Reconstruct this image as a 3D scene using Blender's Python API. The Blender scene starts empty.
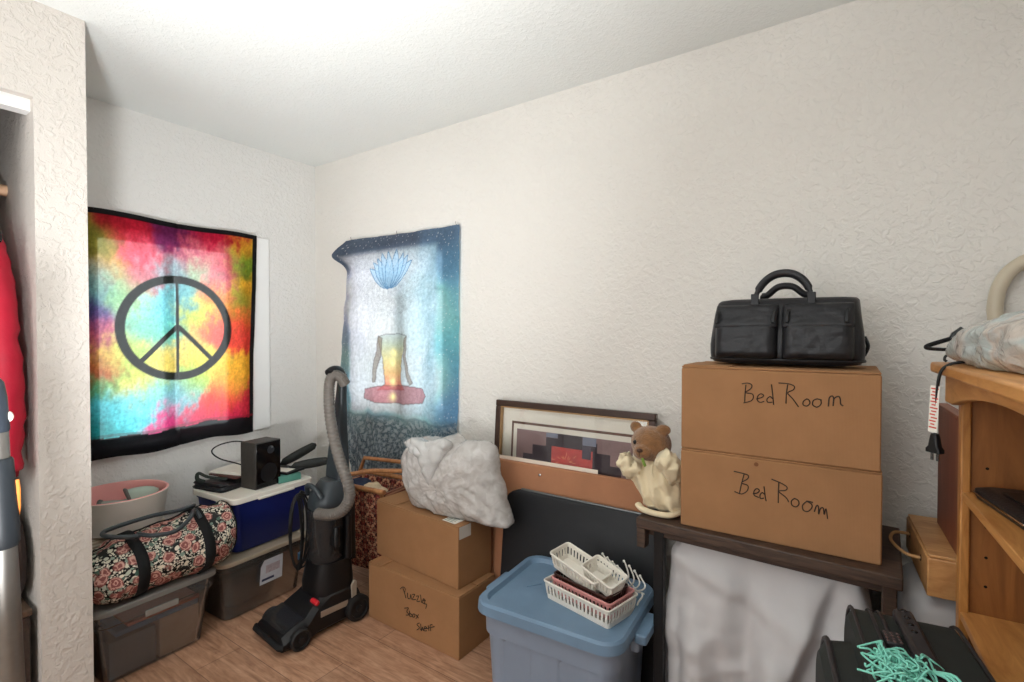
import bpy, bmesh, math, random
import numpy as np
from mathutils import Vector, Matrix, noise, Euler
R = math.radians
SC = bpy.context.scene
COL = SC.collection
random.seed(7)

# ---------------------------------------------------------------- camera
cam_data = bpy.data.cameras.new('camera')
cam_data.sensor_width = 36.0
cam_data.lens = 500.0 / 1024.0 * 36.0
cam_data.clip_start = 0.02
cam = bpy.data.objects.new('camera', cam_data)
cam.location = (2.927, -2.004, 1.35)
cam.rotation_euler = (R(90 - 0.92), 0, R(34.2))
COL.objects.link(cam)
SC.camera = cam

# ---------------------------------------------------------------- world, lights, exposure
W = bpy.data.worlds.new('overcast_sky'); SC.world = W
W.use_nodes = True
bg = W.node_tree.nodes['Background']
bg.inputs[0].default_value = (0.90, 0.96, 1.0, 1)
bg.inputs[1].default_value = 5.2
SC.view_settings.view_transform = 'Standard'
SC.view_settings.look = 'None'
SC.view_settings.exposure = 0.02
SC.view_settings.gamma = 1.0
SC.view_settings.use_curve_mapping = False

def lamp(name, kind, loc, rot, energy, color, size=None, size_y=None):
    d = bpy.data.lights.new(name, kind)
    d.energy = energy; d.color = color
    if kind == 'AREA':
        d.size = size
        if size_y: d.shape = 'RECTANGLE'; d.size_y = size_y
    elif size: d.shadow_soft_size = size
    o = bpy.data.objects.new(name, d); o.location = loc; o.rotation_euler = rot
    COL.objects.link(o)
    return o
# fill lights added behind the camera; none of these sources is seen
lamp('front_fill', 'AREA', (1.75, -3.66, 1.45), (R(-90), 0, R(180)), 28, (0.95, 0.98, 1.0), 1.7, 1.3)
up = Vector((0.06, 0.13, 1.0))                      # added fill aimed up to bounce off the far ceiling
ul = lamp('ceiling_bounce_fill', 'AREA', (2.15, -2.05, 0.96), up.to_track_quat('-Z', 'Y').to_euler(), 27, (0.965, 0.987, 1.0), 0.30)
ul.data.spread = R(106)
side = Vector((-1.20, 1.25, 1.15))                    # second added fill, aimed to brighten the far corner
sl = lamp('corner_fill', 'AREA', (2.0, -1.97, 0.80), side.to_track_quat('-Z', 'Y').to_euler(), 10.5, (0.955, 0.98, 1.0), 0.16)
sl.data.spread = R(92)
lamp('overhead_fill', 'POINT', (2.9, -2.7, 2.22), (0, 0, 0), 2.5, (1.0, 0.97, 0.92), 0.12)  # weak overhead fill, added out of view

# ---------------------------------------------------------------- helpers
def S(r, g=None, b=None):
    if isinstance(r, str):
        r, g, b = int(r[0:2], 16), int(r[2:4], 16), int(r[4:6], 16)
    f = lambda c: (c/255.0/12.92) if c <= 10 else ((c/255.0 + 0.055)/1.055)**2.4
    return (f(r), f(g), f(b))

class MB:
    def __init__(s): s.v = []; s.f = []
    def add(s, vs, fs, mat=None):
        o = len(s.v)
        if mat is not None: vs = [tuple(mat @ Vector(p)) for p in vs]
        s.v += [tuple(p) for p in vs]; s.f += [tuple(i + o for i in f) for f in fs]
        return s
    def box(s, x0, x1, y0, y1, z0, z1, mat=None):
        return s.add([(x0,y0,z0),(x1,y0,z0),(x1,y1,z0),(x0,y1,z0),(x0,y0,z1),(x1,y0,z1),(x1,y1,z1),(x0,y1,z1)],
            [(0,3,2,1),(4,5,6,7),(0,1,5,4),(1,2,6,5),(2,3,7,6),(3,0,4,7)], mat)
    def loft(s, rings, cap0=True, cap1=True, closed=True, mat=None):
        n = len(rings[0]); vs = [p for r in rings for p in r]; fs = []
        for i in range(len(rings)-1):
            for j in range(n if closed else n-1):
                a = i*n+j; b = i*n+(j+1) % n
                fs.append((a, b, b+n, a+n))
        if cap0: fs.append(tuple(reversed(range(n))))
        if cap1: fs.append(tuple(range((len(rings)-1)*n, len(rings)*n)))
        return s.add(vs, fs, mat)
    def tube(s, pts, r, n=8, closed=False, mat=None, flat=1.0, caps=True):
        pts = [Vector(p) for p in pts]; m = len(pts)
        rr = r if isinstance(r, (list, tuple)) else [r]*m
        rings = []; prev = None
        for i, p in enumerate(pts):
            a = pts[(i-1) % m] if (closed or i > 0) else pts[i]
            b = pts[(i+1) % m] if (closed or i < m-1) else pts[i]
            t = (b - a)
            t = t.normalized() if t.length > 1e-9 else Vector((0,0,1))
            if prev is None:
                u = t.orthogonal().normalized()
                if abs(t.z) < 0.95: u = t.cross(Vector((0,0,1))).normalized()
            else:
                u = (prev - t*prev.dot(t))
                u = u.normalized() if u.length > 1e-6 else t.orthogonal().normalized()
            prev = u; w = t.cross(u)
            rings.append([tuple(p + (u*math.cos(2*math.pi*k/n)*flat + w*math.sin(2*math.pi*k/n))*rr[i]) for k in range(n)])
        if closed: rings.append(rings[0]); caps = False
        return s.loft(rings, caps, caps, True, mat)
    def lathe(s, prof, n=32, mat=None, cap0=True, cap1=True):
        rings = [[(r*math.cos(2*math.pi*k/n), r*math.sin(2*math.pi*k/n), z) for k in range(n)] for r, z in prof]
        return s.loft(rings, cap0, cap1, True, mat)
    def ball(s, c, r, n=16, m=10, mat=None):
        rx, ry, rz = r if isinstance(r, (tuple, list)) else (r, r, r)
        rings = []
        for i in range(m+1):
            a = math.pi*(i+0.02)/(m+0.04) - math.pi/2
            rings.append([(c[0]+rx*math.cos(a)*math.cos(2*math.pi*k/n), c[1]+ry*math.cos(a)*math.sin(2*math.pi*k/n), c[2]+rz*math.sin(a)) for k in range(n)])
        return s.loft(rings, True, True, True, mat)
    def prism(s, poly, y0, y1, mat=None):                # poly in x,z ; extruded along y
        n = len(poly)
        return s.loft([[(x, y0, z) for x, z in poly], [(x, y1, z) for x, z in poly]], True, True, True, mat)
    def build(s, name, mat, parent=None, smooth=True, bevel=0, seg=2, subd=0, angle=40, loc=None, rot=None):
        me = bpy.data.meshes.new(name); me.from_pydata(s.v, [], s.f); me.validate()
        bm = bmesh.new(); bm.from_mesh(me); bmesh.ops.recalc_face_normals(bm, faces=bm.faces); bm.to_mesh(me); bm.free()
        if smooth:
            me.shade_smooth()
            me.set_sharp_from_angle(angle=R(angle))
        o = bpy.data.objects.new(name, me); COL.objects.link(o)
        if mat: me.materials.append(mat)
        if parent is not None: o.parent = parent
        if loc: o.location = loc
        if rot: o.rotation_euler = rot
        if bevel:
            b = o.modifiers.new('bevel', 'BEVEL'); b.width = bevel; b.segments = seg; b.limit_method = 'ANGLE'; b.angle_limit = R(50)
            b.harden_normals = False
        if subd:
            b = o.modifiers.new('subd', 'SUBSURF'); b.levels = subd; b.render_levels = subd
        return o

def thing(name, label, cat, loc=(0,0,0), rz=0, group=None):
    o = bpy.data.objects.new(name, None); COL.objects.link(o)
    o.empty_display_size = 0.05
    o.location = loc; o.rotation_euler = (0, 0, R(rz))
    return tag(o, label, cat, group)
def tag(o, label, cat, group=None):
    o['label'] = label; o['category'] = cat
    if group: o['group'] = group
    return o
def struct(o): o['kind'] = 'structure'; return o

def rrect(w, d, r, z, n=5, cx=0, cy=0):
    pts = []
    r = min(r, w/2-1e-4, d/2-1e-4)
    for qx, qy, a0 in ((1,1,0),(-1,1,90),(-1,-1,180),(1,-1,270)):
        for k in range(n+1):
            a = R(a0 + 90*k/n)
            pts.append((cx+qx*(w/2-r)+r*math.cos(a), cy+qy*(d/2-r)+r*math.sin(a), z))
    return pts
def smooth_line(pts, n=6, closed=False):
    P = [Vector(p) for p in pts]; m = len(P); out = []
    for i in range(m if closed else m-1):
        p0 = P[(i-1) % m] if closed or i > 0 else P[i]
        p1 = P[i]; p2 = P[(i+1) % m]
        p3 = P[(i+2) % m] if closed or i < m-2 else p2
        for k in range(n):
            t = k/n
            out.append(0.5*((2*p1)+(p2-p0)*t+(2*p0-5*p1+4*p2-p3)*t*t+(3*p1-p0-3*p2+p3)*t**3))
    if not closed: out.append(P[-1])
    return [tuple(p) for p in out]
def resample(pts, n, closed=True):
    P = [Vector(p) for p in pts] + ([Vector(pts[0])] if closed else [])
    L = [0]
    for a, b in zip(P, P[1:]): L.append(L[-1] + (b-a).length)
    out = []; j = 0
    for k in range(n):
        t = L[-1]*k/(n if closed else n-1)
        while j < len(L)-2 and L[j+1] < t: j += 1
        f = (t-L[j])/max(1e-9, L[j+1]-L[j])
        out.append(P[j].lerp(P[j+1], min(1, f)))
    return out
def inflate(outline, yc, tf, tb, rings=14, n=96, p=2.2, q=2.0, center=None, sm=5, disp=None):
    """a pillow from an x,z outline: tf thick towards -y, tb towards +y"""
    o = smooth_line([(x, 0, z) for x, z in outline], sm, True)
    o = resample(o, n)
    c = Vector((sum(v.x for v in o)/n, 0, sum(v.z for v in o)/n)) if center is None else Vector((center[0], 0, center[1]))
    mb = MB(); vs = []; fs = []
    lev = [(i/rings) for i in range(1, rings+1)]
    def depth(s, t): return t*(max(0.0, 1 - s**p))**(1/q)
    vs.append((c.x, yc-tf, c.z))
    for s_ in lev:
        for v in o:
            w = c + (v-c)*s_; vs.append((w.x, yc-depth(s_, tf), w.z))
    base = 1 + rings*n
    for s_ in reversed(lev[:-1]):
        for v in o:
            w = c + (v-c)*s_; vs.append((w.x, yc+depth(s_, tb), w.z))
    vs.append((c.x, yc+tb, c.z))
    tot = rings*2-1
    for j in range(n): fs.append((0, 1+(j+1) % n, 1+j))
    for i in range(tot-1):
        for j in range(n):
            a = 1+i*n+j; b = 1+i*n+(j+1) % n
            fs.append((a, b, b+n, a+n))
    last = 1+tot*n
    for j in range(n): fs.append((last, 1+(tot-1)*n+j, 1+(tot-1)*n+(j+1) % n))
    if disp: vs = [disp(Vector(v)) for v in vs]
    mb.add(vs, fs)
    return mb
def fbm(v, sc, oct=3, off=0.0):
    return noise.fractal(Vector(v)*sc + Vector((off, off*1.7, off*0.3)), 1.0, 2.0, oct)
def ridge(v, sc, off=0.0):
    return 1.0 - abs(noise.noise(Vector(v)*sc + Vector((off, -off, off*2))))*2.0

# ---------------------------------------------------------------- materials
def newmat(name):
    m = bpy.data.materials.new(name); m.use_nodes = True
    nt = m.node_tree
    return m, nt, nt.nodes['Principled BSDF'], nt.nodes['Material Output']
def nd(nt, typ, **kw):
    n = nt.nodes.new(typ)
    for k, v in kw.items():
        if k.startswith('i_'): n.inputs[int(k[2:])].default_value = v
        else: setattr(n, k, v)
    return n
def coords(nt, scale=(1,1,1), kind='Object'):
    tc = nd(nt, 'ShaderNodeTexCoord'); mp = nd(nt, 'ShaderNodeMapping')
    mp.inputs['Scale'].default_value = scale
    nt.links.new(tc.outputs[kind], mp.inputs[0])
    return mp.outputs[0]
def noise_tex(nt, vec, scale, detail=3, rough=0.5, dist=0.0):
    n = nd(nt, 'ShaderNodeTexNoise')
    n.inputs['Scale'].default_value = scale; n.inputs['Detail'].default_value = detail
    n.inputs['Roughness'].default_value = rough; n.inputs['Distortion'].default_value = dist
    nt.links.new(vec, n.inputs['Vector'])
    return n.outputs['Fac']
def ramp(nt, fac, stops, interp='LINEAR'):
    r = nd(nt, 'ShaderNodeValToRGB'); r.color_ramp.interpolation = interp
    el = r.color_ramp.elements
    while len(el) < len(stops): el.new(0.5)
    for e, (p, c) in zip(el, stops):
        e.position = p; e.color = (*c, 1) if len(c) == 3 else c
    nt.links.new(fac, r.inputs[0])
    return r.outputs[0]
def mixc(nt, fac, a, b, blend='MIX'):
    m = nd(nt, 'ShaderNodeMix', data_type='RGBA', blend_type=blend)
    for inp, val in ((m.inputs[0], fac), (m.inputs[6], a), (m.inputs[7], b)):
        if hasattr(val, 'is_linked') or isinstance(val, bpy.types.NodeSocket): nt.links.new(val, inp)
        elif isinstance(val, (int, float)): inp.default_value = val
        else: inp.default_value = (*val, 1)
    return m.outputs[2]
def bump(nt, bsdf, height, strength=0.3, dist=0.002):
    b = nd(nt, 'ShaderNodeBump'); b.inputs['Strength'].default_value = strength; b.inputs['Distance'].default_value = dist
    nt.links.new(height, b.inputs['Height']); nt.links.new(b.outputs[0], bsdf.inputs['Normal'])
def mat(name, c, rough=0.5, metal=0.0, var=0.12, vs=8.0, bs=0.0, bsc=120.0, bd=0.002, spec=0.35, sheen=0.0, coat=0.0, trans=0.0):
    m, nt, b, out = newmat(name)
    vec = coords(nt)
    if var:
        f = noise_tex(nt, vec, vs, 4, 0.6)
        lo = tuple(x*(1-var) for x in c); hi = tuple(min(1, x*(1+var)) for x in c)
        nt.links.new(ramp(nt, f, [(0.25, lo), (0.75, hi)]), b.inputs['Base Color'])
    else: b.inputs['Base Color'].default_value = (*c, 1)
    b.inputs['Roughness'].default_value = rough; b.inputs['Metallic'].default_value = metal
    b.inputs['Specular IOR Level'].default_value = spec
    if sheen: b.inputs['Sheen Weight'].default_value = sheen
    if coat: b.inputs['Coat Weight'].default_value = coat
    if trans: b.inputs['Transmission Weight'].default_value = trans
    if bs: bump(nt, b, noise_tex(nt, vec, bsc, 3), bs, bd)
    return m

def wall_mat(name, c, sc=1.25, st=0.5):
    m, nt, b, out = newmat(name)
    vec = coords(nt)
    n1 = noise_tex(nt, vec, 34*sc, 3, 0.55, 0.6)
    k = ramp(nt, n1, [(0.46, (0,0,0)), (0.60, (1,1,1))])
    n2 = noise_tex(nt, vec, 150*sc, 2)
    h = mixc(nt, 0.25, k, n2)
    bump(nt, b, h, st, 0.005)
    f = noise_tex(nt, vec, 1.3, 3)
    nt.links.new(ramp(nt, f, [(0.3, tuple(x*0.97 for x in c)), (0.7, c)]), b.inputs['Base Color'])
    b.inputs['Roughness'].default_value = 0.75; b.inputs['Specular IOR Level'].default_value = 0.25
    return m
def wood_mat(name, c1, c2, scale=(2, 2, 22), rough=0.45, ring=3.0):
    m, nt, b, out = newmat(name)
    vec = coords(nt, scale)
    n = noise_tex(nt, vec, ring, 6, 0.62, 1.2)
    nt.links.new(ramp(nt, n, [(0.3, c1), (0.5, tuple((p+q)/2 for p, q in zip(c1, c2))), (0.7, c2)]), b.inputs['Base Color'])
    b.inputs['Roughness'].default_value = rough
    bump(nt, b, n, 0.12, 0.002)
    return m
def floor_mat():
    m, nt, b, out = newmat('oak_laminate')
    vec = coords(nt)
    br = nd(nt, 'ShaderNodeTexBrick'); br.offset = 0.37; br.squash = 1
    br.inputs['Scale'].default_value = 1.0
    br.inputs['Brick Width'].default_value = 1.22; br.inputs['Row Height'].default_value = 0.18
    br.inputs['Mortar Size'].default_value = 0.0015; br.inputs['Mortar Smooth'].default_value = 0.2
    br.inputs['Color1'].default_value = (0.0,0.0,0.0,1); br.inputs['Color2'].default_value = (1,1,1,1); br.inputs['Mortar'].default_value = (0.5,0.5,0.5,1)
    nt.links.new(vec, br.inputs['Vector'])
    g = noise_tex(nt, coords(nt, (1.6, 20, 1)), 2.6, 6, 0.62, 1.3)
    g2 = noise_tex(nt, coords(nt, (3, 9, 1)), 1.6, 4, 0.6, 2.5)
    c = ramp(nt, g, [(0.28, S(122, 82, 60)), (0.48, S(176, 130, 100)), (0.68, S(204, 162, 132))])
    c = mixc(nt, 0.35, c, ramp(nt, g2, [(0.35, S(128, 88, 64)), (0.65, S(204, 164, 136))]))
    c = mixc(nt, 0.10, c, br.outputs['Color'], 'OVERLAY')
    c = mixc(nt, br.outputs['Fac'], c, S(112, 78, 58))
    nt.links.new(c, b.inputs['Base Color'])
    b.inputs['Roughness'].default_value = 0.42
    bump(nt, b, g, 0.08, 0.001)
    return m
def card_mat(name='corrugated_cardboard', c=S(186, 130, 88), axis=0):
    m, nt, b, out = newmat(name)
    vec = coords(nt)
    w = nd(nt, 'ShaderNodeTexWave'); w.bands_direction = 'X'
    w.inputs['Scale'].default_value = 105; w.inputs['Distortion'].default_value = 0.4
    nt.links.new(vec, w.inputs['Vector'])
    f = noise_tex(nt, vec, 6, 5, 0.65)
    cc = ramp(nt, f, [(0.25, tuple(x*0.88 for x in c)), (0.75, tuple(min(1, x*1.08) for x in c))])
    cc = mixc(nt, 0.06, cc, w.outputs['Color'], 'SOFT_LIGHT')
    nt.links.new(cc, b.inputs['Base Color'])
    b.inputs['Roughness'].default_value = 0.8; b.inputs['Specular IOR Level'].default_value = 0.2
    bump(nt, b, w.outputs['Fac'], 0.04, 0.0005)
    return m
def cloth_col_mat(name, transl=0.5, open_weave=0.10):
    m, nt, b, out = newmat(name)
    a = nd(nt, 'ShaderNodeAttribute', attribute_name='dye')
    vec = coords(nt)
    f = noise_tex(nt, coords(nt, (1, 1, 3)), 90, 2, 0.7)
    col = mixc(nt, 0.30, a.outputs['Color'], f, 'OVERLAY')
    d = nd(nt, 'ShaderNodeBsdfDiffuse'); t = nd(nt, 'ShaderNodeBsdfTranslucent')
    nt.links.new(col, d.inputs[0]); nt.links.new(col, t.inputs[0])
    bp = nd(nt, 'ShaderNodeBump'); bp.inputs['Strength'].default_value = 0.15; bp.inputs['Distance'].default_value = 0.001
    nt.links.new(noise_tex(nt, vec, 420, 2), bp.inputs['Height']); nt.links.new(bp.outputs[0], d.inputs['Normal'])
    mx = nd(nt, 'ShaderNodeMixShader'); mx.inputs[0].default_value = transl
    nt.links.new(d.outputs[0], mx.inputs[1]); nt.links.new(t.outputs[0], mx.inputs[2])
    # thin open weave: part of the daylight comes straight through, tinted by the dye
    tr = nd(nt, 'ShaderNodeBsdfTransparent'); nt.links.new(mixc(nt, 0.22, col, (1, 1, 1)), tr.inputs[0])
    m2 = nd(nt, 'ShaderNodeMixShader'); m2.inputs[0].default_value = open_weave
    nt.links.new(mx.outputs[0], m2.inputs[1]); nt.links.new(tr.outputs[0], m2.inputs[2])
    nt.links.new(m2.outputs[0], out.inputs[0])
    return m
def film_mat(name, c, transp=0.5, rough=0.25, transl=0.3, wr=40.0, bs=0.5, bands=None):
    """thin plastic film: transparent + diffuse/translucent + gloss"""
    m, nt, b, out = newmat(name)
    vec = coords(nt)
    d = nd(nt, 'ShaderNodeBsdfDiffuse'); t = nd(nt, 'ShaderNodeBsdfTranslucent'); g = nd(nt, 'ShaderNodeBsdfGlossy'); tr = nd(nt, 'ShaderNodeBsdfTransparent')
    g.inputs['Roughness'].default_value = rough
    col = c
    if bands:
        col = ramp(nt, noise_tex(nt, vec, bands[0], 2, 0.5, 0.8), bands[1], 'EASE')
        nt.links.new(col, d.inputs[0]); nt.links.new(col, t.inputs[0])
    else:
        d.inputs[0].default_value = (*c, 1); t.inputs[0].default_value = (*c, 1)
    tr.inputs[0].default_value = (*[min(1, x*0.3+0.7) for x in c], 1)
    bp = nd(nt, 'ShaderNodeBump'); bp.inputs['Strength'].default_value = bs; bp.inputs['Distance'].default_value = 0.004
    nt.links.new(noise_tex(nt, vec, wr, 4, 0.6, 1.5), bp.inputs['Height'])
    for n in (d, g): nt.links.new(bp.outputs[0], n.inputs['Normal'])
    m1 = nd(nt, 'ShaderNodeMixShader'); m1.inputs[0].default_value = transl
    nt.links.new(d.outputs[0], m1.inputs[1]); nt.links.new(t.outputs[0], m1.inputs[2])
    m2 = nd(nt, 'ShaderNodeMixShader'); m2.inputs[0].default_value = transp
    nt.links.new(m1.outputs[0], m2.inputs[1]); nt.links.new(tr.outputs[0], m2.inputs[2])
    fr = nd(nt, 'ShaderNodeFresnel'); fr.inputs[0].default_value = 1.4
    nt.links.new(bp.outputs[0], fr.inputs['Normal'])
    m3 = nd(nt, 'ShaderNodeMixShader')
    nt.links.new(fr.outputs[0], m3.inputs[0]); nt.links.new(m2.outputs[0], m3.inputs[1]); nt.links.new(g.outputs[0], m3.inputs[2])
    nt.links.new(m3.outputs[0], out.inputs[0])
    return m
def glass_mat(name):
    m, nt, b, out = newmat(name)
    g = nd(nt, 'ShaderNodeBsdfGlossy'); g.inputs['Roughness'].default_value = 0.02
    tr = nd(nt, 'ShaderNodeBsdfTransparent'); tr.inputs[0].default_value = (0.985, 0.99, 0.985, 1)
    fr = nd(nt, 'ShaderNodeFresnel'); fr.inputs[0].default_value = 1.45
    mx = nd(nt, 'ShaderNodeMixShader')
    nt.links.new(fr.outputs[0], mx.inputs[0]); nt.links.new(tr.outputs[0], mx.inputs[1]); nt.links.new(g.outputs[0], mx.inputs[2])
    nt.links.new(mx.outputs[0], out.inputs[0])
    return m
def floral_mat():
    m, nt, b, out = newmat('rose_print_fabric')
    vec = coords(nt)
    wv = nd(nt, 'ShaderNodeVectorMath', operation='ADD')
    nz = nd(nt, 'ShaderNodeTexNoise'); nz.inputs['Scale'].default_value = 22; nt.links.new(vec, nz.inputs['Vector'])
    sc = nd(nt, 'ShaderNodeVectorMath', operation='SCALE'); sc.inputs['Scale'].default_value = 0.028
    nt.links.new(nz.outputs['Color'], sc.inputs[0]); nt.links.new(vec, wv.inputs[0]); nt.links.new(sc.outputs[0], wv.inputs[1])
    def vor(scale, rnd=0.8, off=0.0):
        v = nd(nt, 'ShaderNodeTexVoronoi'); v.inputs['Scale'].default_value = scale; v.inputs['Randomness'].default_value = rnd
        a = nd(nt, 'ShaderNodeVectorMath', operation='ADD'); a.inputs[1].default_value = (off, off*0.7, off*1.3)
        nt.links.new(wv.outputs[0], a.inputs[0]); nt.links.new(a.outputs[0], v.inputs['Vector'])
        return v
    # small blossoms and leaves on black
    speck = vor(120, 1.0)
    c = ramp(nt, speck.outputs['Distance'], [(0.0, S(240, 232, 214)), (0.42, S(214, 206, 188)), (0.54, S(26, 26, 28)), (1.0, S(14, 14, 16))])
    n2 = noise_tex(nt, vec, 15, 2, 0.5)
    k2 = ramp(nt, n2, [(0.54, (0,0,0)), (0.60, (1,1,1))])
    c = mixc(nt, k2, c, S(40, 42, 42))
    leaf = vor(46, 1.0, 3.1)
    kl = ramp(nt, leaf.outputs['Distance'], [(0.36, (1,1,1)), (0.42, (0,0,0))])
    lc = ramp(nt, leaf.outputs['Color'], [(0.2, S(70, 96, 84)), (0.5, S(140, 160, 146)), (0.75, S(226, 216, 196))])
    c = mixc(nt, kl, c, lc)
    rose = vor(20, 1.0, 1.7)
    ks = ramp(nt, rose.outputs['Distance'], [(0.44, (1,1,1)), (0.52, (0,0,0))])
    mul = nd(nt, 'ShaderNodeMath', operation='MULTIPLY'); mul.inputs[1].default_value = 26.0
    nz2 = nd(nt, 'ShaderNodeMath', operation='SINE')
    nj = nd(nt, 'ShaderNodeMath', operation='MULTIPLY_ADD'); nj.inputs[1].default_value = 9.0
    nt.links.new(noise_tex(nt, vec, 55, 2, 0.5, 1.0), nj.inputs[0])
    nt.links.new(rose.outputs['Distance'], mul.inputs[0]); nt.links.new(mul.outputs[0], nj.inputs[2]); nt.links.new(nj.outputs[0], nz2.inputs[0])
    rc = ramp(nt, nz2.outputs[0], [(0.1, S(140, 84, 80)), (0.5, S(186, 126, 116)), (0.9, S(212, 166, 152))])
    c = mixc(nt, ks, c, rc)
    nt.links.new(c, b.inputs['Base Color']); b.inputs['Roughness'].default_value = 0.8; b.inputs['Specular IOR Level'].default_value = 0.2
    bump(nt, b, noise_tex(nt, vec, 300, 2), 0.15, 0.001)
    return m
def carpet_mat():
    m, nt, b, out = newmat('oriental_tapestry_fabric')
    vec = coords(nt)
    def absfold(scale):
        sp = nd(nt, 'ShaderNodeSeparateXYZ'); nt.links.new(vec, sp.inputs[0])
        outs = []
        for i in (0, 2):
            p = nd(nt, 'ShaderNodeMath', operation='PINGPONG'); p.inputs[1].default_value = scale
            nt.links.new(sp.outputs[i], p.inputs[0]); outs.append(p.outputs[0])
        cb = nd(nt, 'ShaderNodeCombineXYZ'); nt.links.new(outs[0], cb.inputs[0]); nt.links.new(outs[1], cb.inputs[2])
        return cb.outputs[0]
    f = absfold(0.05)
    n = noise_tex(nt, f, 70, 2, 0.5, 1.0)
    c = ramp(nt, n, [(0.36, S(38, 18, 18)), (0.45, S(112, 36, 30)), (0.53, S(150, 58, 46)), (0.57, S(220, 172, 136)), (0.64, S(56, 30, 32))])
    v = nd(nt, 'ShaderNodeTexVoronoi'); v.inputs['Scale'].default_value = 34; nt.links.new(f, v.inputs['Vector'])
    k = ramp(nt, v.outputs['Distance'], [(0.26, (1,1,1)), (0.32, (0,0,0))])
    c = mixc(nt, k, c, S(206, 152, 118))
    nt.links.new(c, b.inputs['Base Color']); b.inputs['Roughness'].default_value = 0.85
    bump(nt, b, noise_tex(nt, vec, 260, 2), 0.25, 0.001)
    return m

M_WALL = wall_mat('textured_white_wall', S(229, 227, 223))
M_WALLC = wall_mat('textured_cream_wall', S(229, 225, 218))
M_CLOS = wall_mat('textured_beige_wall', S(214, 207, 199))
M_CEIL = wall_mat('textured_ceiling', S(232, 234, 231), 1.8, 0.3)
M_FLOOR = floor_mat()
M_TRIM = mat('white_paint', S(240, 240, 238), 0.35, var=0.02)
M_GLASS = glass_mat('window_glass')
M_CARD = card_mat('corrugated_cardboard', S(162, 119, 82))
M_CARD2 = card_mat('brown_cardboard', S(170, 122, 90))
M_INK = mat('black_marker_ink', S(46, 34, 28), 0.6, var=0)
M_INKB = mat('heavy_marker_ink', S(32, 20, 14), 0.6, var=0)
M_TAPE = mat('clear_tape', S(196, 150, 108), 0.25, var=0.03)
M_PAPER = mat('white_paper', S(232, 228, 218), 0.7, var=0.04)
M_BLACKP = mat('black_plastic', S(19, 19, 21), 0.42, var=0.15, bs=0.1, bsc=300)
M_GLOSSB = mat('glossy_black_plastic', S(12, 12, 14), 0.12, var=0)
M_GREYP = mat('slate_plastic', S(52, 58, 62), 0.4, var=0.08)
M_LEATHER = mat('black_leather', S(30, 30, 33), 0.42, var=0.3, vs=14, bs=0.4, bsc=170, bd=0.002)
M_WEBBING = mat('black_webbing', S(20, 20, 21), 0.85, var=0.2, vs=60, bs=0.3, bsc=400)
M_WHITEP = mat('white_plastic', S(232, 226, 214), 0.38, var=0.03)
M_BROWNP = mat('brown_plastic', S(62, 34, 28), 0.4, var=0.05)
M_PINKP = mat('pink_plastic', S(206, 142, 138), 0.4, var=0.05)
M_CHROME = mat('chrome', S(200, 200, 200), 0.15, 1.0, var=0)
M_ALU = mat('brushed_aluminium', S(150, 147, 142), 0.42, 0.85, var=0.06, vs=40)

# outlines of handwriting, cloth print and soft shapes (metres)
BED_UP=[[(2.671,1.198),(2.669,1.171),(2.668,1.147)],[(2.66,1.2),(2.676,1.203),(2.687,1.198),(2.684,1.187),(2.67,1.175),(2.688,1.172),(2.691,1.161),(2.684,1.151),(2.665,1.144)],[(2.699,1.158),(2.714,1.164),(2.718,1.17),(2.711,1.174),(2.703,1.167),(2.702,1.155),(2.709,1.149),(2.72,1.153)],[(2.741,1.152),(2.729,1.151),(2.727,1.16),(2.735,1.168),(2.742,1.164),(2.738,1.203),(2.742,1.167),(2.744,1.145)],[(2.779,1.205),(2.776,1.181),(2.775,1.151)],[(2.756,1.208),(2.781,1.207),(2.795,1.201),(2.793,1.191),(2.779,1.181),(2.792,1.165),(2.806,1.144)],[(2.826,1.168),(2.818,1.161),(2.817,1.151),(2.826,1.148),(2.833,1.156),(2.831,1.165),(2.825,1.168)],[(2.85,1.17),(2.841,1.164),(2.84,1.152),(2.85,1.147),(2.859,1.156),(2.858,1.167),(2.849,1.17),(2.861,1.167)],[(2.876,1.151),(2.878,1.174),(2.885,1.18),(2.888,1.172),(2.887,1.153),(2.889,1.173),(2.899,1.18),(2.903,1.173),(2.904,1.16),(2.91,1.155)]]
BED_LOW=[[(2.668,0.934),(2.661,0.903),(2.656,0.876)],[(2.64,0.938),(2.661,0.936),(2.679,0.932),(2.677,0.921),(2.661,0.907),(2.678,0.902),(2.677,0.887),(2.662,0.874),(2.642,0.878)],[(2.692,0.88),(2.704,0.885),(2.709,0.893),(2.702,0.897),(2.695,0.888),(2.696,0.876),(2.708,0.872)],[(2.721,0.873),(2.712,0.87),(2.711,0.88),(2.717,0.888),(2.723,0.885),(2.721,0.907),(2.724,0.881),(2.727,0.865)],[(2.759,0.926),(2.758,0.899),(2.758,0.866)],[(2.74,0.931),(2.763,0.924),(2.779,0.915),(2.776,0.905),(2.759,0.899),(2.777,0.885),(2.784,0.873)],[(2.799,0.887),(2.791,0.878),(2.792,0.866),(2.802,0.863),(2.809,0.872),(2.807,0.882),(2.798,0.886)],[(2.829,0.885),(2.818,0.871),(2.82,0.857),(2.831,0.856),(2.84,0.868),(2.839,0.878),(2.828,0.884),(2.843,0.883)],[(2.846,0.858),(2.85,0.873),(2.854,0.877),(2.856,0.868),(2.856,0.853),(2.86,0.869),(2.866,0.873),(2.868,0.865),(2.869,0.855),(2.873,0.872),(2.877,0.845)]]
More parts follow.
